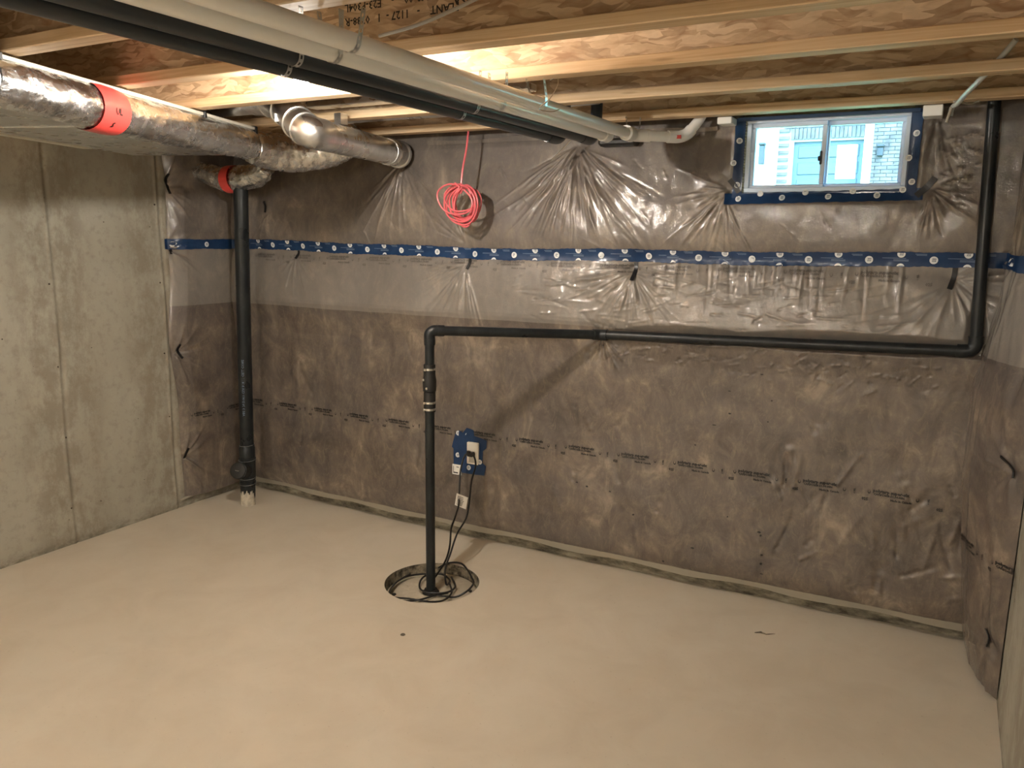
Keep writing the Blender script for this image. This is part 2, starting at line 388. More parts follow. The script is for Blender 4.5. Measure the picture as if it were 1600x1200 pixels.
# left wall: heightfield with form joints
def conc_grid(name, P0, du, dv, nu, nv, nrm, joints, mt, seed, amp=.003):
    u = np.linspace(0, 1, nu); v = np.linspace(0, 1, nv); U, Vv = np.meshgrid(u, v)
    P0 = np.array(P0); du = np.array(du); dv = np.array(dv); nrm = np.array(nrm)
    lu = np.linalg.norm(du); lv = np.linalg.norm(dv)
    h = amp*sines(U*lu, Vv*lv, seed, .9, 4)
    for (uj, wv_) in joints:
        d = U*lu-uj+.006*np.sin(Vv*9+uj)
        h += .007*np.exp(-(d/.008)**2)*(.6+.4*np.sin(Vv*23+uj*5)) - .006*np.exp(-((d-.02)/.012)**2)
    P = P0+U[..., None]*du+Vv[..., None]*dv+h[..., None]*nrm
    return link(name, grid_mesh(name, P), mt, smooth=True)
wl = conc_grid('wall_left', (0, YB, 0), (0, -YB, 0), (0, 0, H), 900, 100, (1, 0, 0), [(-YB-1.34, 0), (-YB-.63, 0), (-YB-2.55, 0), (-YB-3.77, 0)], M_WALL, 3)
tag(wl, kind='structure')
hb = MB(); hd = MB()
for y in (-1.345, -.64):
    for z in (.22, .62, 1.04, 1.50, 1.95):
        r_ = .006; yy = y+rnd.uniform(-.01, .01); zz = z+rnd.uniform(-.02, .02)
        hb.lathe([(0, r_), (.004, r_*.8)], (-.001, yy, zz), (1, yy, zz), 8)
for k in range(26):
    yy = rnd.uniform(-2.2, -.66); zz = rnd.uniform(.1, 2.1); r_ = rnd.uniform(.0015, .004)
    hb.lathe([(0, r_), (.003, r_*.7)], (0, yy, zz), (1, yy, zz), 6)
M_HOLE = mat('rusty_tie_end', (.05, .03, .018), .8)
o = hb.build('form_tie_ends', M_HOLE, wl); tag(o, kind='stuff')
bk = MB().box((-.2, YB, -.02), (-.02, .2, H)).build('wall_left_core', M_CURB, wl)
# back wall with the window opening
WX0, WX1, WZ0, WZ1 = 3.425, 4.135, 2.008, 2.352
n_ = 120
xx = np.linspace(0, W+.02, n_); zz = np.linspace(0, .25, 8); X, Z = np.meshgrid(xx, zz)
Y = -bow(X)*np.clip(1.4-Z/.2, 0, 1)**.7 + .003*sines(X, Z, 5, 3, 3) - .004*(Z < .001)
b = MB().box((-.2, .0, -.02), (WX0, .2, H)).box((WX1, .0, -.02), (W+.2, .2, H)).box((WX0, .0, -.02), (WX1, .2, WZ0)).box((-.2, .02, H), (W+.2, .2, 2.66))
M_FOOT = mat('dirty_wall_foot', (.3, .27, .2), .9); t = NT(M_FOOT)
t.base(t.ramp(t.noise(7, 6, .7, sc=(1, 1, 3)), [(.35, (.06, .05, .035)), (.5, (.20, .175, .125)), (.68, (.40, .36, .27))])); t.bump(t.noise(20, 5), .5, .01)
wb = b.build('wall_back', M_CURB); tag(wb, kind='structure')
foot = link('wall_foot', grid_mesh('wall_foot', np.stack([X, Y, Z], -1)), M_FOOT, wb, True)
# right wall
wr = conc_grid('wall_right', (W, 0, 0), (0, YB, 0), (0, 0, H), 500, 80, (-1, 0, 0), [(1.9, 0), (3.1, 0)], M_WALL, 9, .002)
tag(wr, kind='structure')
MB().box((W+.02, YB, -.02), (W+.2, .2, H)).build('wall_right_core', M_CURB, wr)
wf_ = MB().box((-.2, YB-.2, -.02), (W+.2, YB, 2.66)).build('wall_front', M_CURB); tag(wf_, kind='structure')
# ceiling: subfloor sheets, rim boards, I-joists
ceil = MB().box((-.2, YB-.2, 2.65), (W+.2, .2, 2.67)).build('ceiling', M_OSB2); tag(ceil, kind='structure')
for x0, x1 in ((-.2, -.005), (W+.005, W+.2)):
    MB().box((x0, YB, H), (x1, .02, 2.65)).build('rim_board', M_OSB, ceil)
MB().box((0, -.012, 2.36), (W, .019, 2.65)).build('rim_board', M_OSB, ceil)
bl = MB()
for i in range(4):
    y1 = .0-1.22*i-.3; bl.box((0, y1-.003, 2.646), (W, y1, 2.652))
bl.build('panel_joint', M_BLK, ceil)
JY = [-.20, -.767, -1.321, -1.832, -2.38, -2.93, -3.48, -4.03, -4.58, -5.13, -5.68, -6.23, -6.78]
joists = []
web_me = MB().box((0.0, -.0425, .038), (W, -.0325, .262)).build('tmp', M_OSB)
fl_me = MB().box((0.0, -.075, 0), (W, 0, .038), bev=.003).build('tmp2', M_WOOD)
for k, y in enumerate(JY):
    j = link('floor_joist', web_me.data, None, ceil); j.location = (0, y, H)
    f1 = link('bottom_flange', fl_me.data, None, j)
    f2 = link('top_flange', fl_me.data, None, j); f2.location = (0, 0, .262)
    joists.append(j)
bpy.data.objects.remove(web_me); bpy.data.objects.remove(fl_me)

def text_geo(txt, size, bold=0.0, extr=0.0):
    cu = bpy.data.curves.new('t', 'FONT'); cu.body = txt; cu.size = size; cu.resolution_u = 1; cu.offset = bold
    ob = bpy.data.objects.new('t', cu); me = bpy.data.meshes.new_from_object(ob)
    V = [tuple(v.co) for v in me.vertices]; F = [tuple(p.vertices) for p in me.polygons]
    bpy.data.objects.remove(ob); bpy.data.curves.remove(cu); bpy.data.meshes.remove(me)
    return V, F
# stamped lettering upside down on the web of the fourth joist
b = MB()
def stamp(txt, xr, zt, size):      # rotated 180 degrees: starts at the right, runs left
    V, F = text_geo(txt, size, .0006)
    b.add([(xr-x*1.0, -.0425-.0008, (zt-H)-y) for x, y, z in V], [f for f in F])
stamp('APA', 3.055, 2.508, .052)
stamp('PLANT    -   1127 -  1   0388-R', 2.985, 2.478, .034)
stamp('24 -- PS2-00    -    E23-P304L', 2.955, 2.520, .034)
b.build('stamped_lettering', M_INKK, joists[3])

# ------------------------------------------------------------------ insulation blanket on the back wall
NX, NZ = 1000, 520
Z0, Z1 = .085, 2.46
gx = np.linspace(0.01, W-.06, NX); gz = np.linspace(Z0, Z1, NZ); GX, GZ = np.meshgrid(gx, gz)
h = .092+.010*sines(GX, GZ, 21, .7, 3)+.0035*sines(GX*1.2, GZ*.8, 22, 3.2, 3)
h += bow(GX)*np.clip(1-(GZ-Z0)/.7, 0, 1)
h -= .045*np.exp(-((GZ-Z0)/.035)**1.0)                              # drawn in at the foot
h -= .014*np.exp(-((GZ-1.70)/.05)**2)                               # drawn in under the tape
h -= .03*np.clip((GZ-2.28)/.18, 0, 1)
tq = np.clip((GZ-1.78)/.54, 0, 1); h += .018-.064*(tq*tq*(1.6-.6*tq))*np.clip(1-(GX-3.2)/.2, 0, 1)+.006*sines(GX, GZ, 78, 1.3, 2)
h += .044*np.clip((1.69-GZ)/.31, 0, 1)*np.clip((GZ-1.16)/.2, 0, 1)**1.3*(.9+.55*sines(GX, GZ*.4, 77, 1.1, 2))
h += .004*np.exp(-((GZ-1.50)/.12)**2)+.010*np.exp(-((GZ-1.9)/.14)**2)
dz = (gz[1]-gz[0]); dx = gx[1]-gx[0]
def ridge(x0, z0, x1, z1, w0, w1, a, pw=1.15):
    L = math.hypot(x1-x0, z1-z0); pad = w1*3+.01
    i0, i1 = np.searchsorted(gx, [min(x0, x1)-pad, max(x0, x1)+pad]); k0, k1 = np.searchsorted(gz, [min(z0, z1)-pad, max(z0, z1)+pad])
    if i1-i0 < 2 or k1-k0 < 2 or L < 1e-4: return
    X_ = GX[k0:k1, i0:i1]-x0; Z_ = GZ[k0:k1, i0:i1]-z0; ux, uz = (x1-x0)/L, (z1-z0)/L
    s = X_*ux+Z_*uz; t_ = np.clip(s/L, 0, 1); d = -X_*uz+Z_*ux+.012*L*np.sin(t_*5+a*900)
    w_ = w0+(w1-w0)*t_
    env = np.clip(s/(.10*L), 0, 1)*np.clip((1-s/L)/.45, 0, 1)*(.75+.25*np.sin(t_*17+x1*40))
    h[k0:k1, i0:i1] += a*np.exp(-np.abs(d/w_)**pw)*env
def fan(px, pz, a0, a1, n, L0, L1, amp=.006, w0=.003, w1=.0085, dimple=.016, dr=.05, seed=0):
    r = random.Random(seed*77+3)
    for k in range(n):
        th = math.radians(a0+(a1-a0)*(k+r.uniform(.15, .85))/n); L = r.uniform(L0, L1); st = r.uniform(.008, .03)
        x0, z0 = px+st*math.cos(th), pz+st*math.sin(th); th2 = th+r.uniform(-.05, .05)
        ridge(x0, z0, px+L*math.cos(th2), pz+L*math.sin(th2), w0, w1*r.uniform(.7, 1.4), amp*r.uniform(.5, 1.3)*r.choice((1, 1, -.6)))
    rr = np.hypot(GX-px, GZ-pz)
    h[...] -= dimple*np.exp(-(rr/dr)**1.2)
# pinned points: (x, z)
fan(2.911, 1.628, 185, 358, 46, .18, .42, .009, .003, .010, .02, .05, 1)
fan(2.911, 1.66, 150, 200, 7, .2, .5, .006, seed=11); fan(2.911, 1.66, -20, 15, 7, .2, .55, .006, seed=12)
fan(1.92, 1.643, 182, 292, 36, .2, .46, .008, seed=2)
fan(1.92, 1.75, 95, 165, 14, .2, .55, .006, seed=3)
fan(4.345, 1.64, -95, 40, 14, .12, .30, .010, seed=4); fan(4.345, 1.62, 200, 260, 9, .2, .5, .008, .006, .02, seed=41)
fan(.628, 1.656, 200, 340, 12, .1, .3, .005, seed=5)
fan(2.565, 2.27, 205, 335, 60, .28, .62, .010, .0035, .010, .02, .06, seed=6)
fan(2.565, 2.20, 215, 320, 34, .35, .70, .008, .005, .011, 0, .06, seed=61)
fan(1.447, 2.22, 215, 330, 26, .2, .62, .007, seed=7)
fan(3.38, 2.03, 150, 262, 22, .10, .34, .012, .005, .013, .02, .05, seed=8)
fan(3.36, 2.00, 215, 300, 14, .25, .5, .008, seed=81)
fan(4.228, 2.02, 250, 350, 16, .10, .30, .010, .004, .012, .02, .05, seed=9)
fan(4.22, 2.33, 235, 300, 12, .15, .38, .010, .008, .02, .01, .05, seed=91)
fan(2.759, 1.285, 225, 320, 20, .10, .24, .010, .004, .011, .02, .05, seed=10)
fan(2.759, 1.30, 30, 150, 12, .08, .2, .006, seed=101)
fan(.40, 1.93, 225, 330, 12, .1, .3, .006, seed=13)
r = random.Random(5)
for k in range(60):     # hanging pleats just under the tape, right half
    x = r.uniform(2.98, 4.2); L = r.uniform(.08, .28); ridge(x, 1.70, x+r.uniform(-.01, .02), 1.70-L, .005, r.uniform(.006, .012), r.uniform(.002, .0065)*r.choice((1, 1, -1)))
for k in range(130):    # crumpled film behind and below the long pipe
    x = r.uniform(2.82, 4.35); z = 1.30-r.uniform(.0, .17)*(1 if x > 3.4 else .7); an = r.uniform(-1.0, .5); L = r.uniform(.02, .09)
    ridge(x, z, x-L*math.cos(an), z+L*math.sin(an), .004, r.uniform(.005, .010), r.uniform(.003, .008)*r.choice((1, -1)))
for k in range(110):    # creases near the taped line, middle
    x = r.uniform(2.2, 4.1); z = r.uniform(1.36, 1.6); an = r.uniform(-.35, .5); L = r.uniform(.05, .22)
    ridge(x, z, x+L*math.cos(an), z+L*math.sin(an), .004, r.uniform(.005, .012), r.uniform(.002, .0075)*r.choice((1, -1)))
for k in range(60):     # upper film: slanting tension lines
    x = r.uniform(.5, 4.1); z = r.uniform(1.8, 2.25); an = math.radians(r.uniform(-70, -35)); L = r.uniform(.06, .22)
    ridge(x, z, x+L*math.cos(an), z+L*math.sin(an), .004, r.uniform(.005, .010), r.uniform(.0015, .0045)*r.choice((1, -1)))
for k in range(26):     # pleats beside the window
    x = r.uniform(4.22, 4.40); z = r.uniform(1.95, 2.25); an = r.uniform(-.5, .5); L = r.uniform(.02, .06); ridge(x, z, x+L, z+L*an, .004, .008, r.uniform(.003, .007))
for k in range(46):     # lower blanket: soft lumps and drapes
    x = r.uniform(.3, 4.4); z = r.uniform(.2, 1.15); an = r.uniform(1.0, 2.1); L = r.uniform(.1, .35)
    ridge(x, z, x+L*math.cos(an), z+L*math.sin(an), .012, r.uniform(.014, .04), r.uniform(.002, .006)*r.choice((1, -1)), 2)
for k in range(30):
    x = r.uniform(3.7, 4.5); z = r.uniform(.15, .7); an = r.uniform(.2, 2.2); L = r.uniform(.1, .3)
    ridge(x, z, x+L*math.cos(an), z+L*math.sin(an), .010, r.uniform(.012, .03), r.uniform(.004, .009)*r.choice((1, -1)), 2)
# flatten around window so tape lies on it
wd = np.maximum(np.maximum(WX0-GX, GX-WX1), np.maximum(WZ0-GZ, 0)); fl = np.clip(wd/.05, 0, 1)
h = h*fl+(.088)*(1-fl)
zp = np.interp(GX, [2.765, 4.43], [1.300, 1.345]); cap = .120+.8*np.clip(np.abs(GZ-zp)-.018, 0, 1)+2*np.clip(2.74-GX, 0, 1)
h = np.minimum(h, cap)
xp = np.interp(GZ, [1.385, 2.40], [4.457, 4.422]); cap = .118+.8*np.clip(np.abs(GX-xp)-.018, 0, 1)+2*np.clip(1.35-GZ, 0, 1)
h = np.minimum(h, cap)
h = np.clip(h, .03, .3)
def hB(x, z):     # blanket surface distance from the wall, by bilinear lookup
    x = np.asarray(x, dtype=float); z = np.asarray(z, dtype=float)
    fx = np.clip((x-gx[0])/dx, 0, NX-1.001); fz = np.clip((z-gz[0])/dz, 0, NZ-1.001)
    i = fx.astype(int); k = fz.astype(int); a = fx-i; b_ = fz-k
    return (h[k, i]*(1-a)+h[k, i+1]*a)*(1-b_)+(h[k+1, i]*(1-a)+h[k+1, i+1]*a)*b_
cx_ = (GX[:-1, :-1]+GX[1:, 1:])/2; cz_ = (GZ[:-1, :-1]+GZ[1:, 1:])/2
mask = ~((cx_ > WX0-.002) & (cx_ < WX1+.002) & (cz_ > WZ0-.002))
P = np.stack([GX, -h, GZ], -1)
ins = empty('insulation_blanket', (W/2, -.05, .09))
sheet = link('film_facing', grid_mesh('film_facing', P, mask), M_POLY)
tag(ins, 'long brown insulation blanket under clear film across the back wall, window cut into it', 'insulation')
# hem of film hanging at the foot
xx = np.linspace(.05, W-.1, 260); tt = np.linspace(0, 1, 4); X, T = np.meshgrid(xx, tt)
hz = .095+.006*np.sin(X*7)+.004*np.sin(X*19+1); Yh = -(hB(X, np.full_like(X, .10))+.004-.012*T)
hem = link('film_hem', grid_mesh('film_hem', np.stack([X, Yh, .106-T*(.03+.012*np.sin(X*5+1)**2)], -1)), M_HEM, None, True)
Xs = []
# lower core so that no gap shows behind the hem
xx = np.linspace(1.62, 3.30, 160); X, T = np.meshgrid(xx, tt)
flap = link('film_top_flap', grid_mesh('film_top_flap', np.stack([X, -(hB(X, np.full_like(X, 2.30))+.006+.010*T), 2.305+T*(.022+.005*np.sin(X*9))], -1)), M_POLY, None, True)
under(ins, sheet, hem, flap)

def print_units(b, xs, z, fn, faint=False, sx=1.0):
    L1, L2, L3, LV, LN = [text_geo(s_, q, q*.055) for s_, q in (('polytarp super-six', .0205), ('CAN/CGSB-51.34-M86', .0135), ('Made in Canada', .0135), ('6 MIL', .011), ('025', .018))]
    for x0 in xs:
        for (V, F), u, v, vert in ((L1, 0, 0, 0), (L2, .004, -.014, 0), (L3, .075, -.032, 0), (LV, .232, -.022, 1), (LN, .262, -.045, 0)):
            pts = [((x0+(u-y if vert else u+x)*sx), z+v+(x if vert else y)) for x, y, _ in V]
            b.add(fn(pts), F)
        for u, v in ((-.016, -.002), (.185, -.010)):         # drop marks
            q = []
            for k in range(12): a = 2*math.pi*k/12; q.append((x0+(u+.007*math.cos(a))*sx, z+v+.010*math.sin(a)))
            for k in range(12): a = 2*math.pi*k/12; q.append((x0+(u+.0045*math.cos(a))*sx, z+v+.003+.0075*math.sin(a)))
            b.add(fn(q), [(k, (k+1) % 12, 12+(k+1) % 12, 12+k) for k in range(12)])
def onback(pts, off=.0022):
    a = np.array(pts); y = -(hB(a[:, 0], a[:, 1])+off); return [(p[0], yy, p[1]) for p, yy in zip(pts, y)]
b = MB(); print_units(b, [.13+.307*k for k in range(14)], .665, onback)
p1 = b.build('printed_lettering', M_INKK)
b = MB(); print_units(b, [.30+.307*k for k in range(13)], 1.655, onback)
p2 = b.build('printed_lettering', M_INKF)
under(ins, p1, p2)
b = MB()
for (x, z) in [(2.844, .456), (2.982, .355), (3.308, .234), (3.632, .377), (3.639, .361), (3.652, .264), (3.649, .216), (3.655, .163), (3.471, .427), (3.156, .128), (3.285, .77), (3.373, .884), (3.641, 1.037), (3.63, .932), (3.445, .951), (2.709, .463), (2.647, .475), (3.438, 1.063), (3.588, 1.16)]:
    a_ = rnd.uniform(.005, .011); c_ = rnd.uniform(.003, .006); q = [(x+a_*math.cos(k)*rnd.uniform(.6, 1.2), z+c_*math.sin(k)*rnd.uniform(.6, 1.2)) for k in [2*math.pi*i/9 for i in range(9)]]
    b.add(onback(q, .0015), [tuple(range(9))])
sp = b.build('tar_specks', M_INKK); tag(sp, kind='stuff'); under(ins, sp)

# ------------------------------------------------------------------ returns on the side walls
def side_blanket(name, side, label):
    ny, nz = 110, 300
    u = np.linspace(0, 1, ny); z = np.linspace(.02 if side > 0 else .07, 2.33, nz); U, Zz = np.meshgrid(u, z)   # u 0 = loose front edge, 1 = corner
    if side < 0:
        edge = -.585+.018*np.sin(Zz*4.2)+.010*np.sin(Zz*9+1); y1 = -.03
        Yy = edge+(y1-edge)*U
        t_ = .055*np.clip(U/.16, 0, 1)**.5+.02*np.sin(U*math.pi)+.004*sines(Yy*1.5, Zz, 31, 2, 3)
        pins = [(-.615+.03, 2.07), (-.60, 1.70), (-.59, 1.03), (-.57, .34)]
    else:
        edge = -.56+.012*np.sin(Zz*5)+.0*Zz; y1 = -.01
        Yy = edge+(y1-edge)*U
        prof = np.interp(Zz, [0, .1, .3, .8, 1.2, 1.54, 1.85, 2.33], [.10, .12, .15, .20, .20, .145, .12, .12])
        t_ = prof*np.clip(np.sin(np.clip(U*1.05, 0, 1)*math.pi*.62)**.7, 0, 1)*np.where(U > .9, 1-.3*(U-.9)/.1, 1)+.006*sines(Yy*1.5, Zz, 32, 1.6, 3)
        pins = [(-.53, .94), (-.50, .20), (-.52, 1.68), (-.25, 1.71)]
    r = random.Random(9 if side > 0 else 4)
    for (py, pz) in pins:
        rr = np.hypot(Yy-py, Zz-pz); t_ = t_-.02*np.exp(-(rr/.05)**1.2)
        for k in range(22):
            th = r.uniform(-1.7, 1.7); L = r.uniform(.08, .30); ux, uz = math.cos(th), math.sin(th)
            s = (Yy-py)*ux+(Zz-pz)*uz; d = -(Yy-py)*uz+(Zz-pz)*ux; q = np.clip(s/L, 0, 1)
            t_ = t_+.009*r.uniform(.4, 1.2)*r.choice((1, 1, -.7))*np.exp(-(np.abs(d)/(.004+.009*q))**1.4)*np.clip(s/(.15*L), 0, 1)*np.clip((1-s/L)/.5, 0, 1)
    if side > 0:
        for k in range(26):   # long vertical drapes
            y_ = r.uniform(-.5, -.1); z_ = r.uniform(.1, 1.9); L = r.uniform(.15, .5); sl = r.uniform(-.25, .25)
            d = (Yy-y_)-sl*(Zz-z_); s = (Zz-z_)/L
            t_ = t_+.006*r.uniform(.3, 1.2)*r.choice((1, -1))*np.exp(-(d/.014)**2)*np.exp(-(s*s))
    t_ = np.clip(t_, .004, .4)
    X_ = t_ if side < 0 else W-t_
    root = empty(name, (0 if side < 0 else W, -.3, .1))
    me = grid_mesh('film_facing', np.stack([X_, Yy, Zz], -1)); s_ = link('film_facing', me, M_POLY)
    under(root, s_); tag(root, label, 'insulation')
    ed = Yy[:, 0]; zc = Zz[:, 0]
    def surf(pts, off=.003):
        out = []
        for y, zq in pts:
            k = int(np.clip(np.searchsorted(zc, zq), 0, nz-1)); row = Yy[k]; tt_ = np.interp(y, row, t_[k])+off
            out.append((tt_ if side < 0 else W-tt_, y, zq))
        return out
    return root, surf, (Yy, Zz, t_)
insL, surfL, dL = side_blanket('insulation_blanket', -1, 'narrow strip of film-covered insulation behind the standpipe, on the left concrete wall')
insR, surfR, dR = side_blanket('insulation_blanket', 1, 'bulging film-covered insulation strip on the right wall at the frame edge')
b = MB(); print_units(b, [-.50, -.22], .62, lambda p: surfL(p, .002), sx=.8); under(insL, b.build('printed_lettering', M_INKK))
b = MB(); print_units(b, [.50, .22], .56, lambda p: surfR([(-q[0], q[1]) for q in p], .002), sx=.9); under(insR, b.build('printed_lettering', M_INKK))
# loose dark underside curl at the left strip's foot
b = MB(); q = [(.0, -.60, .05), (.03, -.5, .075), (.035, -.35, .095), (.03, -.2, .09), (.03, -.06, .085)]
b.tube(spline(q, 5), .010, 8); under(insL, b.build('bottom_curl', M_HEM))

# ------------------------------------------------------------------ blue tape across the blanket
def tz(x): return np.interp(x, [0, .7, 1.1, 1.96, 2.72, 3.86, 4.36, 4.6], [1.722, 1.722, 1.712, 1.700, 1.707, 1.713, 1.722, 1.73])
# continuous path: u runs left strip -> back wall -> right strip
path = []
for y in np.linspace(-.60, -.12, 26): path.append(('L', y))
for x in np.linspace(.10, 4.50, 420): path.append(('B', x))
for y in np.linspace(-.12, -.56, 26): path.append(('R', y))
def tape_pt(kind, s_, v, off):
    if kind == 'B': x = s_; z = float(tz(x))+v+.003*math.sin(x*5); return (x, -float(hB(x, z))-off, z)
    if kind == 'L': return surfL([(s_, 1.722+v)], off)[0]
    return surfR([(s_, 1.725+v+(-.12-s_)*-.03)], off)[0]
V = []; F = []; nv = 5
for k, (kd, s_) in enumerate(path):
    wv = .031+.002*math.sin(k*.37)+.0012*math.sin(k*1.9)
    for j in range(nv): V.append(tape_pt(kd, s_, (-1+2*j/(nv-1))*wv, .0045))
for k in range(len(path)-1):
    for j in range(nv-1): a = k*nv+j; F.append((a, a+nv, a+nv+1, a+1))
tape = MB().add(V, F).build('seam_tape', M_BLUE, smooth=True)
tag(tape, 'long horizontal blue printed tape joining the film sheets across the walls', 'tape')
def logo(bw, bk, cx, cz, r_, fn, lim=None, tilt=0.0):
    # white disc with a navy scrawl
    def P(q, off):
        q2 = [(x, min(max(z, lim[0]), lim[1]) if lim else z) for x, z in q]; return fn(q2, off)
    disc = [(cx+r_*math.cos(a), cz+r_*math.sin(a)) for a in [2*math.pi*k/18 for k in range(18)]]
    bw.add(P(disc, .0062), [tuple(range(18))])
    for dx_, dz_, w_, h_ in ((-.35, .05, .12, .8), (0, .1, .12, .75), (.35, 0, .12, .8), (0, .45, .9, .14), (0, -.42, .9, .12)):
        a_ = [(cx+r_*(dx_*.9-w_/2), cz+r_*(dz_-h_/2)*.8), (cx+r_*(dx_*.9+w_/2), cz+r_*(dz_-h_/2)*.8), (cx+r_*(dx_*.9+w_/2+.15), cz+r_*(dz_+h_/2)*.8), (cx+r_*(dx_*.9-w_/2+.15), cz+r_*(dz_+h_/2)*.8)]
        bk.add(P(a_, .0074), [(0, 1, 2, 3)])
def fnB(q, off): return [(x, -float(hB(x, z))-off, z) for x, z in q]
bw = MB(); bk = MB(); bg = MB()
k = 0; x = .18
while x < 4.5:
    z = float(tz(x))+.003*math.sin(x*5); logo(bw, bk, x, z-.002, .0165, fnB, (z-.029, z+.029))
    x2 = x+.128; z2 = float(tz(x2))+.003*math.sin(x2*5)
    if x2 < 4.48:
        logo(bw, bk, x2, z2+.024, .0165, fnB, (z2-.029, z2+.0285)); logo(bw, bk, x2, z2-.034, .0165, fnB, (z2-.0295, z2+.029))
        for (u0, u1, v) in ((-.075, .02, .004), (-.03, .03, -.003), (-.03, .03, -.008), (.06, .10, .018), (.055, .10, .023)):
            q = [(x2+u0, z2+v), (x2+u1, z2+v), (x2+u1, z2+v+.0022), (x2+u0, z2+v+.0022)]; bg.add(fnB(q, .006), [(0, 1, 2, 3)])
    x += .2555
for y in (-.56, -.34): logo(bw, bk, y, 1.721, .0165, lambda q, off: surfL(q, off))
for y in (-.46, -.24): logo(bw, bk, y, 1.74 if y < -.4 else 1.722, .0165, lambda q, off: surfL(q, off) if False else surfR(q, off))
bw.build('round_logos', M_INKW, tape); bk.build('logo_scrawl', M_BLUE, tape); bg.build('small_print', M_INKG, tape)

# black strap tabs that pin the film
def tab(pts, wid, label, fn):
    P = [Vector(p) for p in spline([fn(p) for p in pts], 5)]
    V = []; F = []
    for i, p in enumerate(P):
        t_ = (P[min(i+1, len(P)-1)]-P[max(i-1, 0)]).normalized()
        nrm = NRM; s_ = t_.cross(nrm).normalized()*wid/2
        for q, off in ((-1, 0), (1, 0), (1, .004), (-1, .004)): V.append(p+s_*q+nrm*off)
    for i in range(len(P)-1):
        a = i*4
        for j in range(4): F.append((a+j, a+(j+1) % 4, a+4+(j+1) % 4, a+4+j))
    F += [(3, 2, 1, 0), tuple(len(V)-4+j for j in range(4))]
    o = MB().add(V, F).build('hold_down_tab', M_BLK); tag(o, label, 'tape tab', 'black tabs pinning the film'); return o
NRM = Vector((0, -1, 0)); fB = lambda p: (p[0], -float(hB(p[0], p[1]))-.004, p[1])
tab([(1.935, 1.672), (1.938, 1.645), (1.925, 1.612)], .016, 'short curved black tab under the blue tape, left above the pipe elbow', fB)
tab([(2.915, 1.675), (2.918, 1.64), (2.912, 1.585)], .019, 'black tab under the blue tape at the centre of the brightest film creases', fB)
tab([(4.352, 1.690), (4.350, 1.65), (4.338, 1.60)], .020, 'black tab under the blue tape just left of the right black pipe', fB)
tab([(.645, 1.69), (.648, 1.67), (.630, 1.64)], .014, 'small hooked black tab under the blue tape, right of the standpipe', fB)
tab([(.36, 2.00), (.375, 1.97), (.372, 1.93)], .014, 'thin black tab below the foil duct, just right of the standpipe', fB)
tab([(3.375, 2.075), (3.40, 2.045), (3.42, 2.015)], .024, 'slanted dark tab at the lower left corner of the window tape', fB)
tab([(4.24, 2.065), (4.215, 2.03), (4.175, 1.99)], .026, 'slanted dark tab at the lower right corner of the window tape', fB)
NRM = Vector((1, 0, 0)); fL = lambda p: surfL([p], .004)[0]
tab([(-.560, 2.15), (-.565, 2.11), (-.555, 2.03)], .018, 'tall black tab at the top of the left insulation strip', fL)
tab([(-.570, 1.690), (-.570, 1.66)], .02, 'square black tab just under the blue tape on the left strip', fL)
tab([(-.565, 1.09), (-.575, 1.05), (-.555, 1.00)], .016, 'bent black tab halfway up the left insulation strip', fL)
tab([(-.545, .40), (-.560, .36), (-.566, .33)], .016, 'black tab near the foot of the left insulation strip', fL)
NRM = Vector((-1, 0, 0)); fR = lambda p: surfR([p], .004)[0]
tab([(-.50, .99), (-.525, .955), (-.535, .92)], .018, 'black tab pinching the right bulging strip at mid height', fR)
tab([(-.47, .27), (-.48, .235), (-.475, .20)], .018, 'black tab near the foot of the right bulging strip', fR)

# ------------------------------------------------------------------ window
win = MB()
fx0, fx1, fz0, fz1 = 3.438, 4.128, 2.014, 2.348
def frame(b, x0, x1, z0, z1, w_, y0, y1, bev=.003):
    b.box((x0, y0, z0), (x1, y1, z0+w_), bev); b.box((x0, y0, z1-w_), (x1, y1, z1), bev)
    b.box((x0, y0, z0+w_), (x0+w_, y1, z1-w_), bev); b.box((x1-w_, y0, z0+w_), (x1, y1, z1-w_), bev); return b
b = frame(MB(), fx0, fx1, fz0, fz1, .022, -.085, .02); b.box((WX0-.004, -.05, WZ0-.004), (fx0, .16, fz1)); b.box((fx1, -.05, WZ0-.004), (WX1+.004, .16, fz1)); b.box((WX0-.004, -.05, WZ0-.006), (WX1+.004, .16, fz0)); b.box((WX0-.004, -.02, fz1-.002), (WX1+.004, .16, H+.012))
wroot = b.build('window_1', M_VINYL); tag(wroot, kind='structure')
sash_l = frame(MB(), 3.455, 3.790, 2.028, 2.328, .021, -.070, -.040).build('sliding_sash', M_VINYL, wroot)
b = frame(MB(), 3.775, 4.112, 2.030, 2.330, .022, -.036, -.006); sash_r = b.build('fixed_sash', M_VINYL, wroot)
MB().box((3.474, -.058, 2.047), (3.771, -.052, 2.309)).build('pane', M_GLASS, sash_l)
MB().box((3.795, -.024, 2.050), (4.092, -.018, 2.310)).build('pane', M_GLASS, sash_r)
b = MB().box((3.766, -.078, 2.135), (3.776, -.068, 2.195), .003); b.box((3.760, -.088, 2.150), (3.770, -.074, 2.172), .003); b.build('sash_latch', M_BLK, sash_l)
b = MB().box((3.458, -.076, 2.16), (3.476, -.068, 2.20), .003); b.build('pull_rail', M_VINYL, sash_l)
b = MB()
for k in range(26): z = 2.02+.32*k/25; b.lathe([(0, .004), (.006, .008), (.012, .007), (.02, .002)], (fx0-.006+rnd.uniform(-.003, .002), -.068, z), (fx0-.006, -1, z), 6)
b.build('foam_bead', M_FOAM, wroot, True)
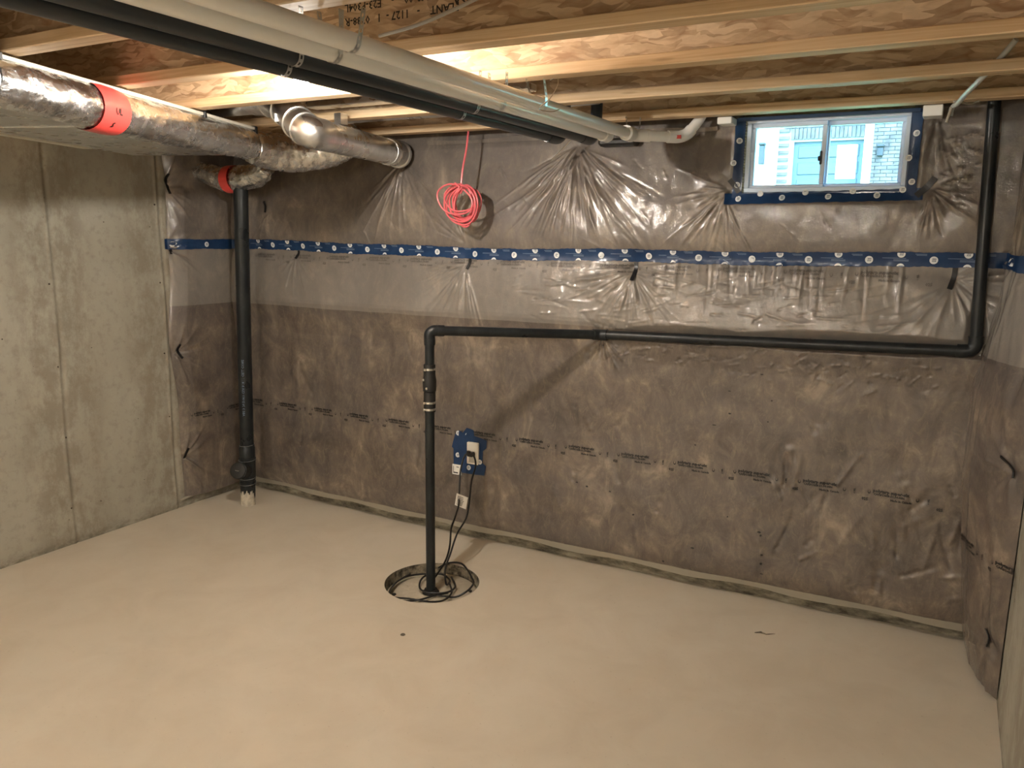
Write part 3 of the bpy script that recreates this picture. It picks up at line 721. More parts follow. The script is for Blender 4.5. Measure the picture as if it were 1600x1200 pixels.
# blue tape frame
def flat_tape(name, pts, label, wid=.05, bend=0.0, logos=True, lift=.005):
    a, c_ = Vector((pts[0][0], 0, pts[0][1])), Vector((pts[1][0], 0, pts[1][1])); d = (c_-a); L = d.length; d.normalize(); s_ = Vector((-d.z, 0, d.x))
    V = []; F = []; n = max(4, int(L/.015)); m_ = 4
    for i in range(n+1):
        for j in range(m_+1):
            p = a+d*L*i/n+s_*wid*(j/m_-.5)*(1+.05*math.sin(i*1.3)); V.append((p.x, -float(hB(p.x, p.z))-lift, p.z))
    for i in range(n):
        for j in range(m_): q = i*(m_+1)+j; F.append((q, q+1, q+m_+2, q+m_+1))
    o = MB().add(V, F).build(name, M_BLUE, smooth=True); tag(o, label, 'tape')
    if logos:
        bw_, bk_, = MB(), MB(); x = .06; k = 0
        while x < L-.02:
            for off in ((0,) if k % 2 == 0 else (.021,)):
                p = a+d*x+s_*off; logo(bw_, bk_, p.x, p.z, .0135, lambda q, of: [(x_, -float(hB(x_, z_))-of-lift+.004, z_) for x_, z_ in q])
            x += .10; k += 1
        bw_.build('round_logos', M_INKW, o); bk_.build('logo_scrawl', M_BLUE, o)
    return o
flat_tape('window_tape', ((3.36, 1.985), (4.20, 1.998)), 'blue printed tape strip along the bottom of the basement window', .050)
flat_tape('window_tape', ((3.410, 1.99), (3.410, 2.35)), 'blue printed tape strip up the left side of the basement window', .044, lift=.006)
flat_tape('window_tape', ((4.152, 1.99), (4.152, 2.35)), 'blue printed tape strip up the right side of the basement window', .040, lift=.006)
# returns of tape into the opening, part of the window surround
b = MB(); b.box((WX1-.008, -.094, 2.0), (WX1+.004, -.045, 2.35)); b.box((WX0-.003, -.094, 2.0), (WX0+.006, -.045, 2.35)); b.box((WX0, -.094, WZ0-.006), (WX1, -.05, WZ0+.004))
b.build('taped_reveal', M_BLUE, wroot)
tp = MB().box((3.40, -.112, 2.336), (4.16, -.106, 2.352)).build('window_tape', M_BLUE); tag(tp, 'thin dark tape strip between window top and the last joist', 'tape')
for (x0, x1, z0, z1, lb) in ((3.325, 3.392, 2.318, 2.3485, 'pale wood block end at the top left of the window'), (4.172, 4.245, 2.305, 2.3485, 'pale wood block end at the top right of the window')):
    o = MB().box((x0, -.20, z0), (x1, -.085, z1), .003).build('wood_block', M_WHITE); tag(o, lb, 'wood block')

# ------------------------------------------------------------------ outdoors
k_ = 16.024/9.024
gr = MB().box((-25, .25, 1.6), (30, 40, 1.93)).build('lawn', M_GRASS); tag(gr, kind='structure')
hs = empty('neighbour_house', (2.0, 12, 1.93)); tag(hs, 'overexposed brick and white neighbour house seen through the small window', 'house')
hw = MB().box((-8, 12.06, 1.93), (1.52, 12.4, 8)).box((2.73, 12.06, 1.93), (12, 12.4, 8)).box((1.52, 12.06, 3.58), (2.73, 12.4, 8)).build('brick_wall', M_MORT)
under(hs, hw)
bm_ = MB().box((-.095, 0, -.027), (.095, .06, .027)).build('tmpb', M_BRICK); br_me = bm_.data; bpy.data.objects.remove(bm_)
nb = 0
for r_ in range(22):
    z = 2.62+.065*r_
    for c_ in range(11):
        x = 1.34+.2*c_+(.1 if r_ % 2 else 0)
        if 1.44 < x < 2.82 and z < 3.84: continue
        if x > 3.5 or x < 1.30: continue
        o = link('brick', br_me, None); o.location = (x, 12.02, z); o.parent = hw; nb += 1
for c_ in range(19):       # soldier course over the door
    o = link('brick', br_me, None); o.location = (1.50+.07*c_, 12.02, 3.72); o.rotation_euler = (0, math.pi/2, 0); o.parent = hw
st = MB().box((-6, 11.9, 1.93), (1.22, 12.02, 8)).build('white_siding', M_SIDE)
cl = MB().box((1.20, 11.4, 1.93), (1.34, 11.55, 6), .01).build('porch_column', M_WHITE)
cr = MB().box((2.79, 11.4, 1.93), (2.92, 11.55, 6), .01).build('porch_column', M_WHITE)
dr = MB().box((1.52, 12.12, 1.93), (2.73, 12.16, 3.58)).build('panel_door', M_DOOR)
for z in (2.2, 2.5, 2.8, 3.1, 3.4):
    link('door_panel', MB().box((1.60, 12.10, z-.11), (2.65, 12.125, z+.11), .01).build('t', M_DOOR).data, None, dr)
for o in list(COL.objects):
    if o.name.startswith('t.') or o.name == 't': bpy.data.objects.remove(o)
MB().box((2.28, 12.09, 2.9), (2.62, 12.13, 3.50)).build('door_light', M_SIDE, dr)
under(hs, st, cl, cr, dr)
for x, z0, z1, y in ((.99, 3.18, 3.57, 11.80), (3.01, 3.27, 3.47, 11.92)):
    lr = MB().box((x-.05, y, z0), (x+.05, y+.1, z1-.05), .01).box((x-.065, y-.02, z1-.05), (x+.065, y+.1, z1), .015).build('wall_lantern', M_LAMPK); tag(lr, 'black coach lantern on the pale wall outside, %s of the neighbour door' % ('left' if x < 2 else 'right'), 'lantern')

# ------------------------------------------------------------------ pipes under the joists
def pipe(name, pts, r_, m_, label, cat='pipe', n=24, parent=None):
    o = MB().tube(pts, r_, n).build(name, m_, parent, True)
    if label: tag(o, label, cat)
    return o
PX = {'w1': (2.98, 2.267), 'w2': (2.915, 2.250), 'b1': (2.84, 2.237), 'b2': (2.772, 2.2235)}
w1 = pipe('pvc_pipe', [(2.98, -5.5, 2.267), (2.98, -.40, 2.267)], .0245, M_PVC, 'white PVC pipe under the joists, outermost and rightmost of the four parallel pipes')
MB().lathe([(0, .0255), (.004, .034), (.07, .034), (.075, .030)], (2.98, -.46, 2.267), (2.98, 0, 2.267), 24).build('coupling', M_PVC, w1, True)
MB().lathe([(0, .030), (.004, .034), (.30, .034), (.33, .033), (.335, .0255)], (2.98, -3.32, 2.262), (2.98, 0, 2.262), 28).build('bell_coupling', M_PVC, w1, True)
q = spline([(2.98, -.395, 2.267), (2.982, -.365, 2.267), (3.005, -.338, 2.266), (3.045, -.312, 2.266)], 4)
MB().tube(q, .0285, 20).build('elbow', M_PVC, w1, True)
MB().tube([(3.03, -.328, 2.266), (3.125, -.235, 2.266)], .0245, 20).build('short_pipe', M_PVC, w1, True)
MB().tube(spline([(3.11, -.250, 2.266), (3.15, -.210, 2.268), (3.180, -.183, 2.282), (3.197, -.168, 2.304)], 4), .0285, 20).build('elbow', M_PVC, w1, True)
MB().tube([(3.193, -.172, 2.298), (3.225, -.150, 2.345), (3.27, -.135, 2.44)], .0245, 20).build('riser', M_PVC, w1, True)
MB().box((3.150, -.246, 2.256), (3.172, -.238, 2.272)).build('red_label', M_RED, w1)
w2 = pipe('pvc_pipe', [(2.915, -5.5, 2.25), (2.915, -.50, 2.25)], .0245, M_PVC, 'white PVC pipe between the outer white pipe and the black pipes')
MB().lathe([(0, .025), (.004, .030), (.06, .030), (.064, .026)], (2.915, -.58, 2.25), (2.915, 0, 2.25), 24).build('coupling', M_PVC, w2, True)
b1 = pipe('black_pipe', [(2.84, -5.5, 2.237), (2.84, -.62, 2.237)], .0245, M_ABS2, 'black pipe hung beside the white pipes, nearer to them of the two')
MB().tube(spline([(2.84, -.64, 2.237), (2.84, -.53, 2.24), (2.84, -.48, 2.30), (2.84, -.47, 2.42)], 5), .0275, 20).build('elbow', M_ABS2, b1, True)
b2 = pipe('black_pipe', [(2.772, -5.5, 2.2235), (2.772, -.82, 2.2235)], .0245, M_ABS2, 'black pipe hung farthest left of the four parallel pipes under the joists')
MB().tube(spline([(2.772, -.84, 2.2235), (2.772, -.73, 2.226), (2.772, -.68, 2.28), (2.772, -.67, 2.42)], 5), .0275, 20).build('elbow', M_ABS2, b2, True)
# perforated hanger straps
def strap(key, y, label, twist=0.0, up=H):
    x, z = PX[key]; r_ = .0262; b = MB(); P_ = []
    pts = [(x-.034, up-.001)]+[(x-.030, z+.02)]
    for k in range(13): a = math.pi*(1.0+k/12.0); pts.append((x+r_*math.cos(a), z+r_*math.sin(a)))
    pts += [(x+.030, z+.02), (x+.036, up-.001)]
    V = []; F = []; wd = .0085; n = len(pts); segs = []
    # resample, with holes made as gaps between two rails and rungs
    cum = [0]
    for i in range(1, n): cum.append(cum[-1]+math.hypot(pts[i][0]-pts[i-1][0], pts[i][1]-pts[i-1][1]))
    S = np.arange(0, cum[-1], .0045); X_ = np.interp(S, cum, [p[0] for p in pts]); Z_ = np.interp(S, cum, [p[1] for p in pts])
    m_ = len(S)
    for i in range(m_):
        yy = y+twist*math.sin(math.pi*i/m_)
        for v in (-wd, -wd*.38, wd*.38, wd): V.append((X_[i], yy+v, Z_[i]))
    for i in range(m_-1):
        for j in range(3):
            if j == 1 and i % 4 in (1, 2): continue
            a = i*4+j; F.append((a, a+1, a+5, a+4))
    o = MB().add(V, F).build('pipe_strap', M_STRAP); tag(o, label, 'pipe strap', 'perforated pipe straps'); return o
strap('w1', -2.36, 'perforated strap around the outer white pipe nearest the camera', -.01)
strap('w1', -1.37, 'loose perforated strap with a free hook around the outer white pipe, below the third joist', .05)
strap('w1', -.37, 'perforated strap at the far end of the outer white pipe', .01)
strap('w2', -2.37, 'perforated strap around the inner white pipe, above the light bulb side', .01)
strap('w2', -1.52, 'perforated strap around the inner white pipe at mid length', .01)
strap('b1', -2.43, 'perforated strap on the right black pipe, near the bulb', .01)
strap('b1', -1.57, 'perforated strap on the right black pipe at mid length', .01)
strap('b2', -2.40, 'perforated strap on the left black pipe, near the bulb', .01)
strap('b2', -1.55, 'perforated strap on the left black pipe at mid length', .01)
o = MB().tube(spline([(3.02, -1.33, 2.345), (3.05, -1.335, 2.352), (3.065, -1.36, 2.32), (3.055, -1.40, 2.27), (3.03, -1.43, 2.235), (3.05, -1.37, 2.232), (3.06, -1.33, 2.245)], 6), .0016, 6).build('loose_wire', M_STEEL, smooth=True)
tag(o, 'thin loose wire hook hanging beside the outer white pipe', 'wire')
# orange tag on the bell coupling
o = MB().box((2.995, -3.12, 2.2275), (3.013, -3.06, 2.2325)).build('orange_sticker', mat('orange_print', (.85, .28, .04), .5)); tag(o, 'orange sticker on the white bell coupling at the top left', 'sticker')

# ------------------------------------------------------------------ sheet-metal and foil ducts, upper left
dd = Vector((-.340, .940, 0)); nn = Vector((.940, .340, 0)); R0 = Vector((1.652, -2.459, 0))
def dp(s_, v, z): p = R0+dd*s_+nn*v; return Vector((p.x, p.y, z))
trunk = empty('trunk_duct', dp(.8, -.36, 2.2)); tag(trunk, 'wide flat galvanised trunk duct hung along the left wall under the joists', 'duct')
parts = []
def obox(s0, s1, v0, v1, z0, z1, name, m_, bev=.002):
    c_ = dp((s0+s1)/2, (v0+v1)/2, (z0+z1)/2); rot = Matrix((( dd.x, nn.x, 0), (dd.y, nn.y, 0), (0, 0, 1)))
    b = MB(); hx, hy, hz = (s1-s0)/2, (v1-v0)/2, (z1-z0)/2
    b.box((-hx, -hy, -hz), (hx, hy, hz), bev, rot=rot); b.v = [tuple(Vector(p)+c_) for p in b.v]; return b.build(name, m_)
parts.append(obox(-2.0, .62, -.70, -.115, 2.205, 2.335, 'duct_body', M_GALV))
parts.append(obox(-2.0, 1.72, -.115, -.005, 2.3315, 2.3365, 'top_flange', M_GALV, 0))
parts.append(obox(.62, 1.72, -.70, -.115, 2.200, 2.335, 'duct_body', M_GALV))
for s0, s1 in ((-2.0, -.02), (.0, 1.21), (1.23, 1.72)):
    parts.append(obox(s0, s1, -.022, .004, 2.328, 2.342, 'cleat', M_CLEAT))
parts.append(obox(-2.0, 1.36, -.73, -.68, 2.196, 2.206, 'bottom_lip', M_CLEAT))
for s_ in (-.01, 1.22, 1.73): parts.append(obox(s_-.010, s_+.010, -.025, .010, 2.310, 2.346, 'clip', M_BLK))
under(trunk, *parts)
def foil_tube(name, pts, r_, label, seed, amp=.012, n=40, k=10, m_=None, parent=None):
    P_ = spline(pts, k); r0 = random.Random(seed); ph = [r0.uniform(0, 6.28) for _ in range(12)]
    R_ = r_ if hasattr(r_, '__len__') else [r_]*len(P_)
    if len(R_) != len(P_): R_ = list(np.interp(np.linspace(0, 1, len(P_)), np.linspace(0, 1, len(R_)), R_))
    def dsp(i, a, rr):
        return rr+amp*(.35*math.sin(3*a+i*.21+ph[0])+.3*math.sin(7*a-i*.37+ph[1])+.3*math.sin(i*.9+2*a+ph[2])+.25*math.sin(13*a+i*.8+ph[3])+.2*math.sin(i*1.9-5*a+ph[4]))
    b = MB().tube(P_, R_, n, disp=dsp); o = b.build(name, m_ or M_FOIL, parent, True, 80)
    if label: tag(o, label, 'duct')
    return o
f1 = foil_tube('foil_duct', [dp(-.05, -.03, 2.258), dp(.25, -.03, 2.256), dp(.45, -.03, 2.252), dp(.62, -.03, 2.250), dp(.9, -.03, 2.250), dp(1.3, -.03, 2.252), dp(1.70, -.03, 2.252)], [.074, .078, .082, .080, .080, .078, .076], 'crinkled foil-wrapped round duct lying along the trunk duct, red tape around it', 3, .005, 48, 12)
rt = MB().tube([dp(.42, -.03, 2.252), dp(.46, -.03, 2.252), dp(.54, -.03, 2.251), dp(.58, -.03, 2.250)], [.087, .090, .090, .087], 40, cap=False).build('red_tape_band', M_RED, f1, True)
b = MB()
V, F = text_geo('ULC', .035, .001)
cR = dp(.50, -.03, 2.251); b2_ = MB()
for a0, txt in ((-.15, 'UL'), (-.75, 'S')):
    V, F = text_geo(txt, .032, .001); out = []
    for x, y, z in V:
        a = a0-.1+y/.091; c_ = cR+dd*(x-.02); out.append(c_+(nn*math.cos(a)+Vector((0, 0, 1))*math.sin(a))*.0915)
    b2_.add(out, F)
b2_.build('tape_print', M_INKK, rt)
f0 = MB().tube([dp(-1.6, -.03, 2.258), dp(-.6, -.03, 2.258), dp(-.06, -.03, 2.258)], .076, 32).build('smooth_duct_run', M_GALV, f1, True)
f2 = foil_tube('foil_duct', [(1.0, -.80, 2.245), (1.03, -.66, 2.235), (1.10, -.54, 2.235), (1.20, -.45, 2.255), (1.30, -.40, 2.30), (1.36, -.38, 2.38)], [.085, .098, .10, .095, .088, .08], 'crumpled foil elbow bending from the trunk duct towards the back wall', 5, .0045, 56, 12)
f3 = foil_tube('foil_duct', [(.02, -.36, 2.19), (.15, -.34, 2.155), (.30, -.33, 2.125), (.42, -.33, 2.13), (.55, -.33, 2.15), (.66, -.36, 2.19)], [.05, .065, .075, .075, .07, .05], 'small sagging foil duct under the trunk, behind the standpipe top', 6, .006, 48, 10)
MB().tube([(.30, -.33, 2.125), (.34, -.33, 2.125), (.37, -.33, 2.127)], [.084, .086, .083], 32, cap=False).build('red_tape_band', M_RED, f3, True)
# round galvanised branch
rd = empty('round_duct', (1.51, -.26, 2.18)); tag(rd, 'round galvanised duct with a gored elbow, running from the ceiling bay to the back wall', 'duct')
A = Vector((1.80, -1.20, 2.235)); Bp = Vector((1.515, -.27, 2.252))
run = MB().tube([A, Bp], .068, 32).build('straight_run', M_GALV, smooth=True)
sm = MB().tube([A+(Bp-A)*.52+Vector((.0, 0, .069)), A+(Bp-A)*.98+Vector((0, 0, .069))], .003, 6).build('lock_seam', M_GALV)
cuff = MB().lathe([(0, .070), (.006, .074), (.012, .070), (.05, .070), (.056, .075), (.062, .070), (.17, .070), (.175, .078), (.2, .078)], Bp+(A-Bp)*.06, Bp+(Bp-A), 32).build('wall_collar', M_GALV, smooth=True)
gp = spline([(1.30, -1.06, 2.43), (1.46, -1.09, 2.405), (1.60, -1.15, 2.345), (1.73, -1.215, 2.275), (1.800, -1.235, 2.240), (1.805, -1.19, 2.234), (1.787, -1.13, 2.236)], 6)
gores = [MB().tube(gp, .0705, 32).build('elbow', M_GALV, smooth=True)]
for i in (5, 11, 17, 21):
    a_ = gp[i]; d_ = (gp[i+1]-gp[i-1]).normalized()
    gores.append(MB().lathe([(-.006, .070), (-.003, .0755), (.003, .0755), (.006, .070)], a_, a_+d_, 32).build('elbow_bead', M_GALV, smooth=True))
lb_ = MB().box((1.60, -1.235, 2.292), (1.626, -1.231, 2.326)).build('paper_sticker', M_LAB)
bay = MB().tube([(.30, -1.05, 2.43), (1.32, -1.06, 2.43)], .066, 28).build('joist_bay_run', M_GALV, smooth=True)
hang = MB().box((1.70, -.95, 2.31), (1.74, -.90, 2.36)).build('hanger_bracket', M_GALV)
under(rd, run, sm, cuff, bay, hang, lb_, *gores)
o = MB().tube(spline([(1.36, -.62, 2.405), (1.8, -.62, 2.41), (2.3, -.60, 2.41), (2.9, -.60, 2.42)], 3), .045, 20).build('joist_bay_duct', M_GALV, smooth=True); tag(o, 'small metal duct tucked between the last two joists', 'duct')
o = MB().box((1.55, -.98, 2.39), (2.75, -.90, 2.42), .004).build('joist_bay_duct', M_GALV); tag(o, 'flat metal strip duct in the joist bay right of the bulb', 'duct')
o = MB().box((1.75, -.30+.0, 2.353), (1.752, -.29, 2.354)).build('x', M_GALV); bpy.data.objects.remove(o)

# ------------------------------------------------------------------ bare bulb, plus two added unseen fill bulbs
def bulb(x, y, z, m_, label):
    root = empty('bare_bulb_lamp', (x, y, H+.09)); tag(root, label, 'lamp')
    prof = [(0, .006), (.004, .018), (.014, .027), (.028, .031), (.042, .029), (.056, .021), (.068, .015), (.078, .0135)]
    g_ = MB().lathe(prof, (x, y, z-.03), (x, y, 10), 28).build('bulb', m_, smooth=True)
    s_ = MB().lathe([(0, .0135), (.02, .0135), (.022, .024), (.045, .026), (.05, .055), (.062, .058)], (x, y, z+.048), (x, y, 10), 28).build('lampholder', M_WHITE, smooth=True)
    bx = MB().box((x-.05, y-.05, z+.11), (x+.05, y+.05, z+.15), .006).build('ceiling_box', M_GALV)
    br = MB().box((x-.02, y-.14, z+.12), (x+.02, y-.05, z+.14), .002).build('bracket', M_GALV)
    under(root, g_, s_, bx, br); return root
bulb(2.195, -1.703, 2.33, M_BULB, 'lit bare bulb in a white holder under the joists left of the pipes')
bulb(3.35, -6.1, 2.33, M_FILL_BULB, 'added fill bulb, unseen behind the camera, nearer the right wall')
bulb(1.7, -6.4, 2.33, M_FILL_BULB, 'added fill bulb, unseen behind the camera, nearer the left wall')
# ------------------------------------------------------------------ standpipe with cleanout
sp0 = Vector((.332, -.329, 0)); sp1 = Vector((.404, -.329, 2.19)); sdv = (sp1-sp0).normalized()
stp = empty('standpipe', sp0); tag(stp, 'thick black vertical drain pipe with a capped cleanout in the left corner', 'pipe')
at = lambda t_: sp0+sdv*t_
s1 = MB().tube([at(.30), at(2.19)], .0445, 32).build('pipe_run', M_ABS, smooth=True)
s2 = MB().lathe([(0, .049), (.055, .049), (.057, .0535), (.075, .0535), (.078, .050), (.095, .050), (.097, .053), (.22, .053), (.225, .056), (.235, .056), (.24, .051), (.31, .051), (.315, .047), (.33, .047)], at(.09), at(1), 32).build('tee_fitting', M_ABS, smooth=True)
c0 = at(.235); bd = Vector((.33, -.94, .30)).normalized()
s3 = MB().lathe([(0, .046), (.045, .050), (.095, .052), (.10, .056), (.125, .056), (.128, .052)], c0, c0+bd, 32).build('cleanout_branch', M_ABS, smooth=True)
s4 = MB().lathe([(0, .052), (.012, .052), (.014, .046), (.016, .02), (.016, 0)], c0+bd*.125, c0+bd, 32).build('cleanout_cap', M_RUB, smooth=True)
s5 = MB().box((-.016, -.004, -.003), (.016, .006, .003), .001); s5.v = [tuple(Vector(p)+c0+bd*.143) for p in s5.v]; s5 = s5.build('cap_lug', M_STEEL)
s6 = MB().tube([at(-.01), at(.11)], .0475, 32).build('painted_stub', M_RUB, smooth=True)
# splash of concrete on the stub, ragged top
V = []; F = []; n = 40
for k in range(n+1):
    a = math.radians(-165+200*k/n); top = .095+.012*math.sin(k*.9)+.010*math.sin(k*2.3)-(.05 if k > n*.86 else 0)*(k/n)
    for z in (0, .03, top): p = at(z); V.append((p.x+.0492*math.cos(a), p.y+.0492*math.sin(a), p.z))
for k in range(n):
    for j in range(2): a = k*3+j; F.append((a, a+3, a+4, a+1))
s7 = MB().add(V, F).build('concrete_splash', M_SPLAT, smooth=True)
rings = []
for t_ in (.150, .190, .315, .418):
    rr = {.150: .0545, .190: .0545, .315: .0565, .418: .0475}[t_]
    rings.append(MB().tube([at(t_)+Vector((rr*math.cos(a), rr*math.sin(a), .004*math.sin(a))) for a in np.linspace(0, 2*math.pi, 33)[:-1]], .0012, 5, closed=True).build('glue_line', mat('pale_glue', (.3, .3, .29), .4) if t_ == .15 else bpy.data.materials['pale_glue']))
V, F = text_geo('ABS 3 IN DWV CSA B181.1 CELL CORE', .022)
out = [at(.62+x) + Vector((.0449*math.cos(-1.25+y/.0449), .0449*math.sin(-1.25+y/.0449), 0)) for x, y, z in V]
s8 = MB().add(out, F).build('pipe_print', M_INKG)
under(stp, s1, s2, s3, s4, s5, s6, s7, s8, *rings)

# ------------------------------------------------------------------ sump discharge pipe
sb = Vector((2.099, -.75, -.05)); dis = empty('sump_discharge_pipe', (2.099, -.75, 0)); tag(dis, 'black discharge pipe rising from the sump lid, bending to the wall and up at right', 'pipe')
EL = Vector((2.101, -.75, 1.335)); r_ = .0242
L_ = []
L_.append(MB().tube([sb, (2.099, -.75, .98)], r_, 24).build('riser', M_ABS, smooth=True))
L_.append(MB().tube([(2.10, -.75, 1.10), (2.101, -.75, 1.30)], r_, 24).build('riser', M_ABS, smooth=True))
CP = Vector((2.765, -.155, 1.300)); hd_ = (CP-EL).normalized()
q = spline([EL+Vector((0, 0, -.045)), EL+Vector((0, 0, -.018)), EL+Vector((0, 0, .0))+hd_*.018+Vector((0, 0, -.002)), EL+hd_*.045], 6)
L_.append(MB().tube(q, .0275, 24).build('elbow', M_ABS, smooth=True))
L_.append(MB().lathe([(0, .0285), (.028, .0285)], EL+Vector((0, 0, -.072)), EL, 24).build('elbow_socket', M_ABS, smooth=True))
L_.append(MB().lathe([(0, .0285), (.032, .0285)], EL+hd_*.040, CP, 24).build('elbow_socket', M_ABS, smooth=True))
L_.append(MB().tube([EL+hd_*.05, CP], r_, 24).build('horizontal_run', M_ABS, smooth=True))
C2 = Vector((4.415, -.150, 1.345))
L_.append(MB().tube(spline([CP-hd_*.04, CP-hd_*.01, CP+Vector((.012, -.001, 0)), CP+Vector((.04, 0, .001))], 5), .0285, 24).build('elbow', M_ABS, smooth=True))
L_.append(MB().tube([CP+Vector((.02, 0, .001)), C2], r_, 24).build('horizontal_run', M_ABS, smooth=True))
up0 = Vector((4.457, -.150, 1.385)); up1 = Vector((4.422, -.150, 2.40))
L_.append(MB().tube(spline([C2-Vector((.025, 0, 0)), C2, C2+Vector((.028, 0, .006)), up0+Vector((.0, 0, -.012)), up0+Vector((-.001, 0, .025))], 6), .0280, 24).build('elbow', M_ABS, smooth=True))
L_.append(MB().tube([up0, up1], r_, 24).build('riser', M_ABS, smooth=True))
# check valve: rubber sleeves with steel clamps
L_.append(MB().lathe([(0, .030), (.10, .030), (.104, .026), (.105, .0325), (.13, .0345), (.16, .0345), (.185, .030), (.24, .030)], (2.099, -.75, .925), (2.099, -.75, 2), 28).build('check_valve', M_RUB, smooth=True))
for z in (.938, .972, 1.048, 1.090, 1.142):
    c_ = MB().lathe([(0, .0312), (.001, .0325), (.011, .0325), (.012, .0312)], (2.099, -.75, z-.006), (2.099, -.75, 2), 28)
    ang = rnd.uniform(-2.2, -.6); cx, cy = 2.099+.037*math.cos(ang), -.75+.037*math.sin(ang); c_.box((cx-.006, cy-.005, z-.006), (cx+.006, cy+.005, z+.006), .002)
    L_.append(c_.build('hose_clamp', M_STEEL, smooth=True))
L_.append(MB().lathe([(0, .045), (.006, .045), (.012, .036), (.02, .034), (.02, .026)], (2.099, -.75, -.05), (2.099, -.75, 1), 28).build('lid_grommet', M_RUB, smooth=True))
under(dis, *L_)

# ------------------------------------------------------------------ outlet and pump cords
V = [(1.849, .641), (1.875, .668), (1.902, .656), (1.929, .690), (1.977, .681), (1.982, .647), (2.025, .641), (2.069, .631), (2.069, .585), (2.047, .567), (2.048, .486), (2.074, .482), (2.066, .426), (2.009, .421), (1.907, .417), (1.880, .455), (1.849, .46), (1.844, .554), (1.831, .564)]
cx, cz = 1.955, .55
b = MB(); pts = [(cx, cz)]+V
def fo(q, off): return [(x, -float(hB(x, z))-off, z) for x, z in q]
b.add(fo(pts, .006), [(0, 1+k, 1+(k+1) % len(V)) for k in range(len(V))]); op = b.build('outlet_tape_patch', M_BLUE)
tag(op, 'ragged patch of blue tape around the sump outlet on the back wall', 'tape')
bw_, bk_ = MB(), MB()
for x, z in ((1.875, .520), (1.925, .600), (1.87, .650), (1.935, .645), (1.955, .455), (2.03, .50)): logo(bw_, bk_, x, z, .0145, fo)
bw_.build('round_logos', M_INKW, op); bk_.build('logo_scrawl', M_BLUE, op)
yo = -float(hB(1.98, .55))
out_ = empty('power_outlet', (1.98, yo-.01, .545)); tag(out_, 'cream power outlet box inside the blue tape patch', 'outlet')
o1 = MB().box((1.944, yo-.022, .480), (2.022, yo-.004, .612), .004).build('cover_plate', M_PLATE)
o2 = MB().box((1.962, yo-.028, .492), (2.004, yo-.020, .550), .004).build('socket_face', mat('grey_plastic', (.5, .47, .4), .4))
o3 = MB().box((1.895, yo-.014, .425), (1.915, yo-.008, .44)).build('knockout', M_INKW)
under(out_, o1, o2); bpy.data.objects.remove(o3)
o = MB().box((1.842, yo-.018, .400), (1.905, yo-.012, .462), .001).build('white_instruction_tag', M_LAB); tag(o, 'small white square label with dark corner marks, lower left of the outlet', 'label')
b = MB().box((1.850, yo-.0195, .412), (1.853, yo-.018, .452)).box((1.850, yo-.0195, .409), (1.882, yo-.018, .416)).box((1.872, yo-.0195, .446), (1.888, yo-.018, .450)); b.build('label_print', M_INKK, o)
cA = [(1.985, yo-.06, .552), (1.965, yo-.065, .548), (1.957, -.21, .515), (1.965, -.25, .45), (1.985, -.29, .385), (2.01, -.33, .345), (2.03, -.37, .30), (2.05, -.44, .255), (2.065, -.50, .215), (2.095, -.56, .145), (2.11, -.62, .09), (2.09, -.66, .03), (2.05, -.66, -.02)]
cB = [(1.985, yo-.06, .552), (2.02, yo-.065, .545), (2.045, -.21, .50), (2.055, -.27, .43), (2.07, -.31, .37), (2.085, -.35, .305), (2.11, -.42, .255), (2.115, -.52, .20), (2.125, -.60, .12), (2.13, -.66, .05), (2.15, -.68, -.02)]
zf = -.035
loopA = [(2.05, -.66, -.02), (1.99, -.60, zf), (1.957, -.60, zf), (1.90, -.66, zf), (1.886, -.74, zf), (1.908, -.84, zf), (1.961, -.915, zf), (2.04, -.93, zf), (2.11, -.883, zf), (2.156, -.793, zf), (2.197, -.734, zf)]
loopB = [(2.15, -.68, -.02), (2.12, -.60, zf), (2.05, -.575, zf+.01), (1.99, -.62, zf+.01), (2.0, -.70, zf+.012), (2.06, -.79, zf+.012), (2.13, -.80, zf+.01), (2.20, -.75, zf+.01), (2.20, -.67, zf+.01), (2.13, -.60, zf+.02)]
loopC = [(1.90, -.66, zf+.01), (1.905, -.80, zf+.01), (1.97, -.93, zf+.01), (2.102, -.943, -.005), (2.19, -.905, zf+.02), (2.235, -.84, zf+.01), (2.225, -.745, zf+.01), (2.16, -.66, zf+.01)]
loopD = [(2.02, -.56, .0), (2.04, -.49, .006), (2.103, -.462, .008), (2.185, -.52, .006), (2.245, -.58, .004), (2.295, -.64, .006), (2.310, -.72, .0), (2.27, -.77, zf+.01), (2.20, -.78, zf), (2.12, -.79, zf)]
cr = empty('pump_cord', (2.09, -.7, -.05)); tag(cr, 'two black pump cords dropping from the outlet and coiled on the sump lid', 'cord')
k1 = MB().tube(spline(cA[:-1]+loopA, 7), .0052, 8).build('cord_run', M_CORD, smooth=True)
k2 = MB().tube(spline(cB[:-1]+loopB, 7), .0052, 8).build('cord_run', M_CORD, smooth=True)
k3 = MB().tube(spline(loopC, 8), .0050, 8).build('cord_loop', M_CORD, smooth=True)
k4 = MB().tube(spline(loopD, 8), .0052, 8).build('cord_loop', M_CORD, smooth=True)
k5 = MB().box((1.966, yo-.062, .535), (2.008, yo-.026, .562), .006).build('plug', M_CORD)
k6 = MB().box((1.974, yo-.075, .556), (1.998, yo-.058, .574), .004).build('plug', M_CORD)
rot = Matrix.Rotation(.18, 3, 'Y')
k7 = MB().box((1.995, -.345, .285), (2.070, -.341, .357), 0, rot=rot).build('warning_tag', M_LAB)
b = MB()
for i in range(6):
    b.box((2.005, -.3470, .296+.0095*i), (2.062-rnd.uniform(0, .02), -.3462, .299+.0095*i))
c_ = Vector((2.0325, -.343, .321)); b.v = [tuple(rot@(Vector(p)-c_)+c_) for p in b.v]
k8 = b.build('tag_print', M_INKF)
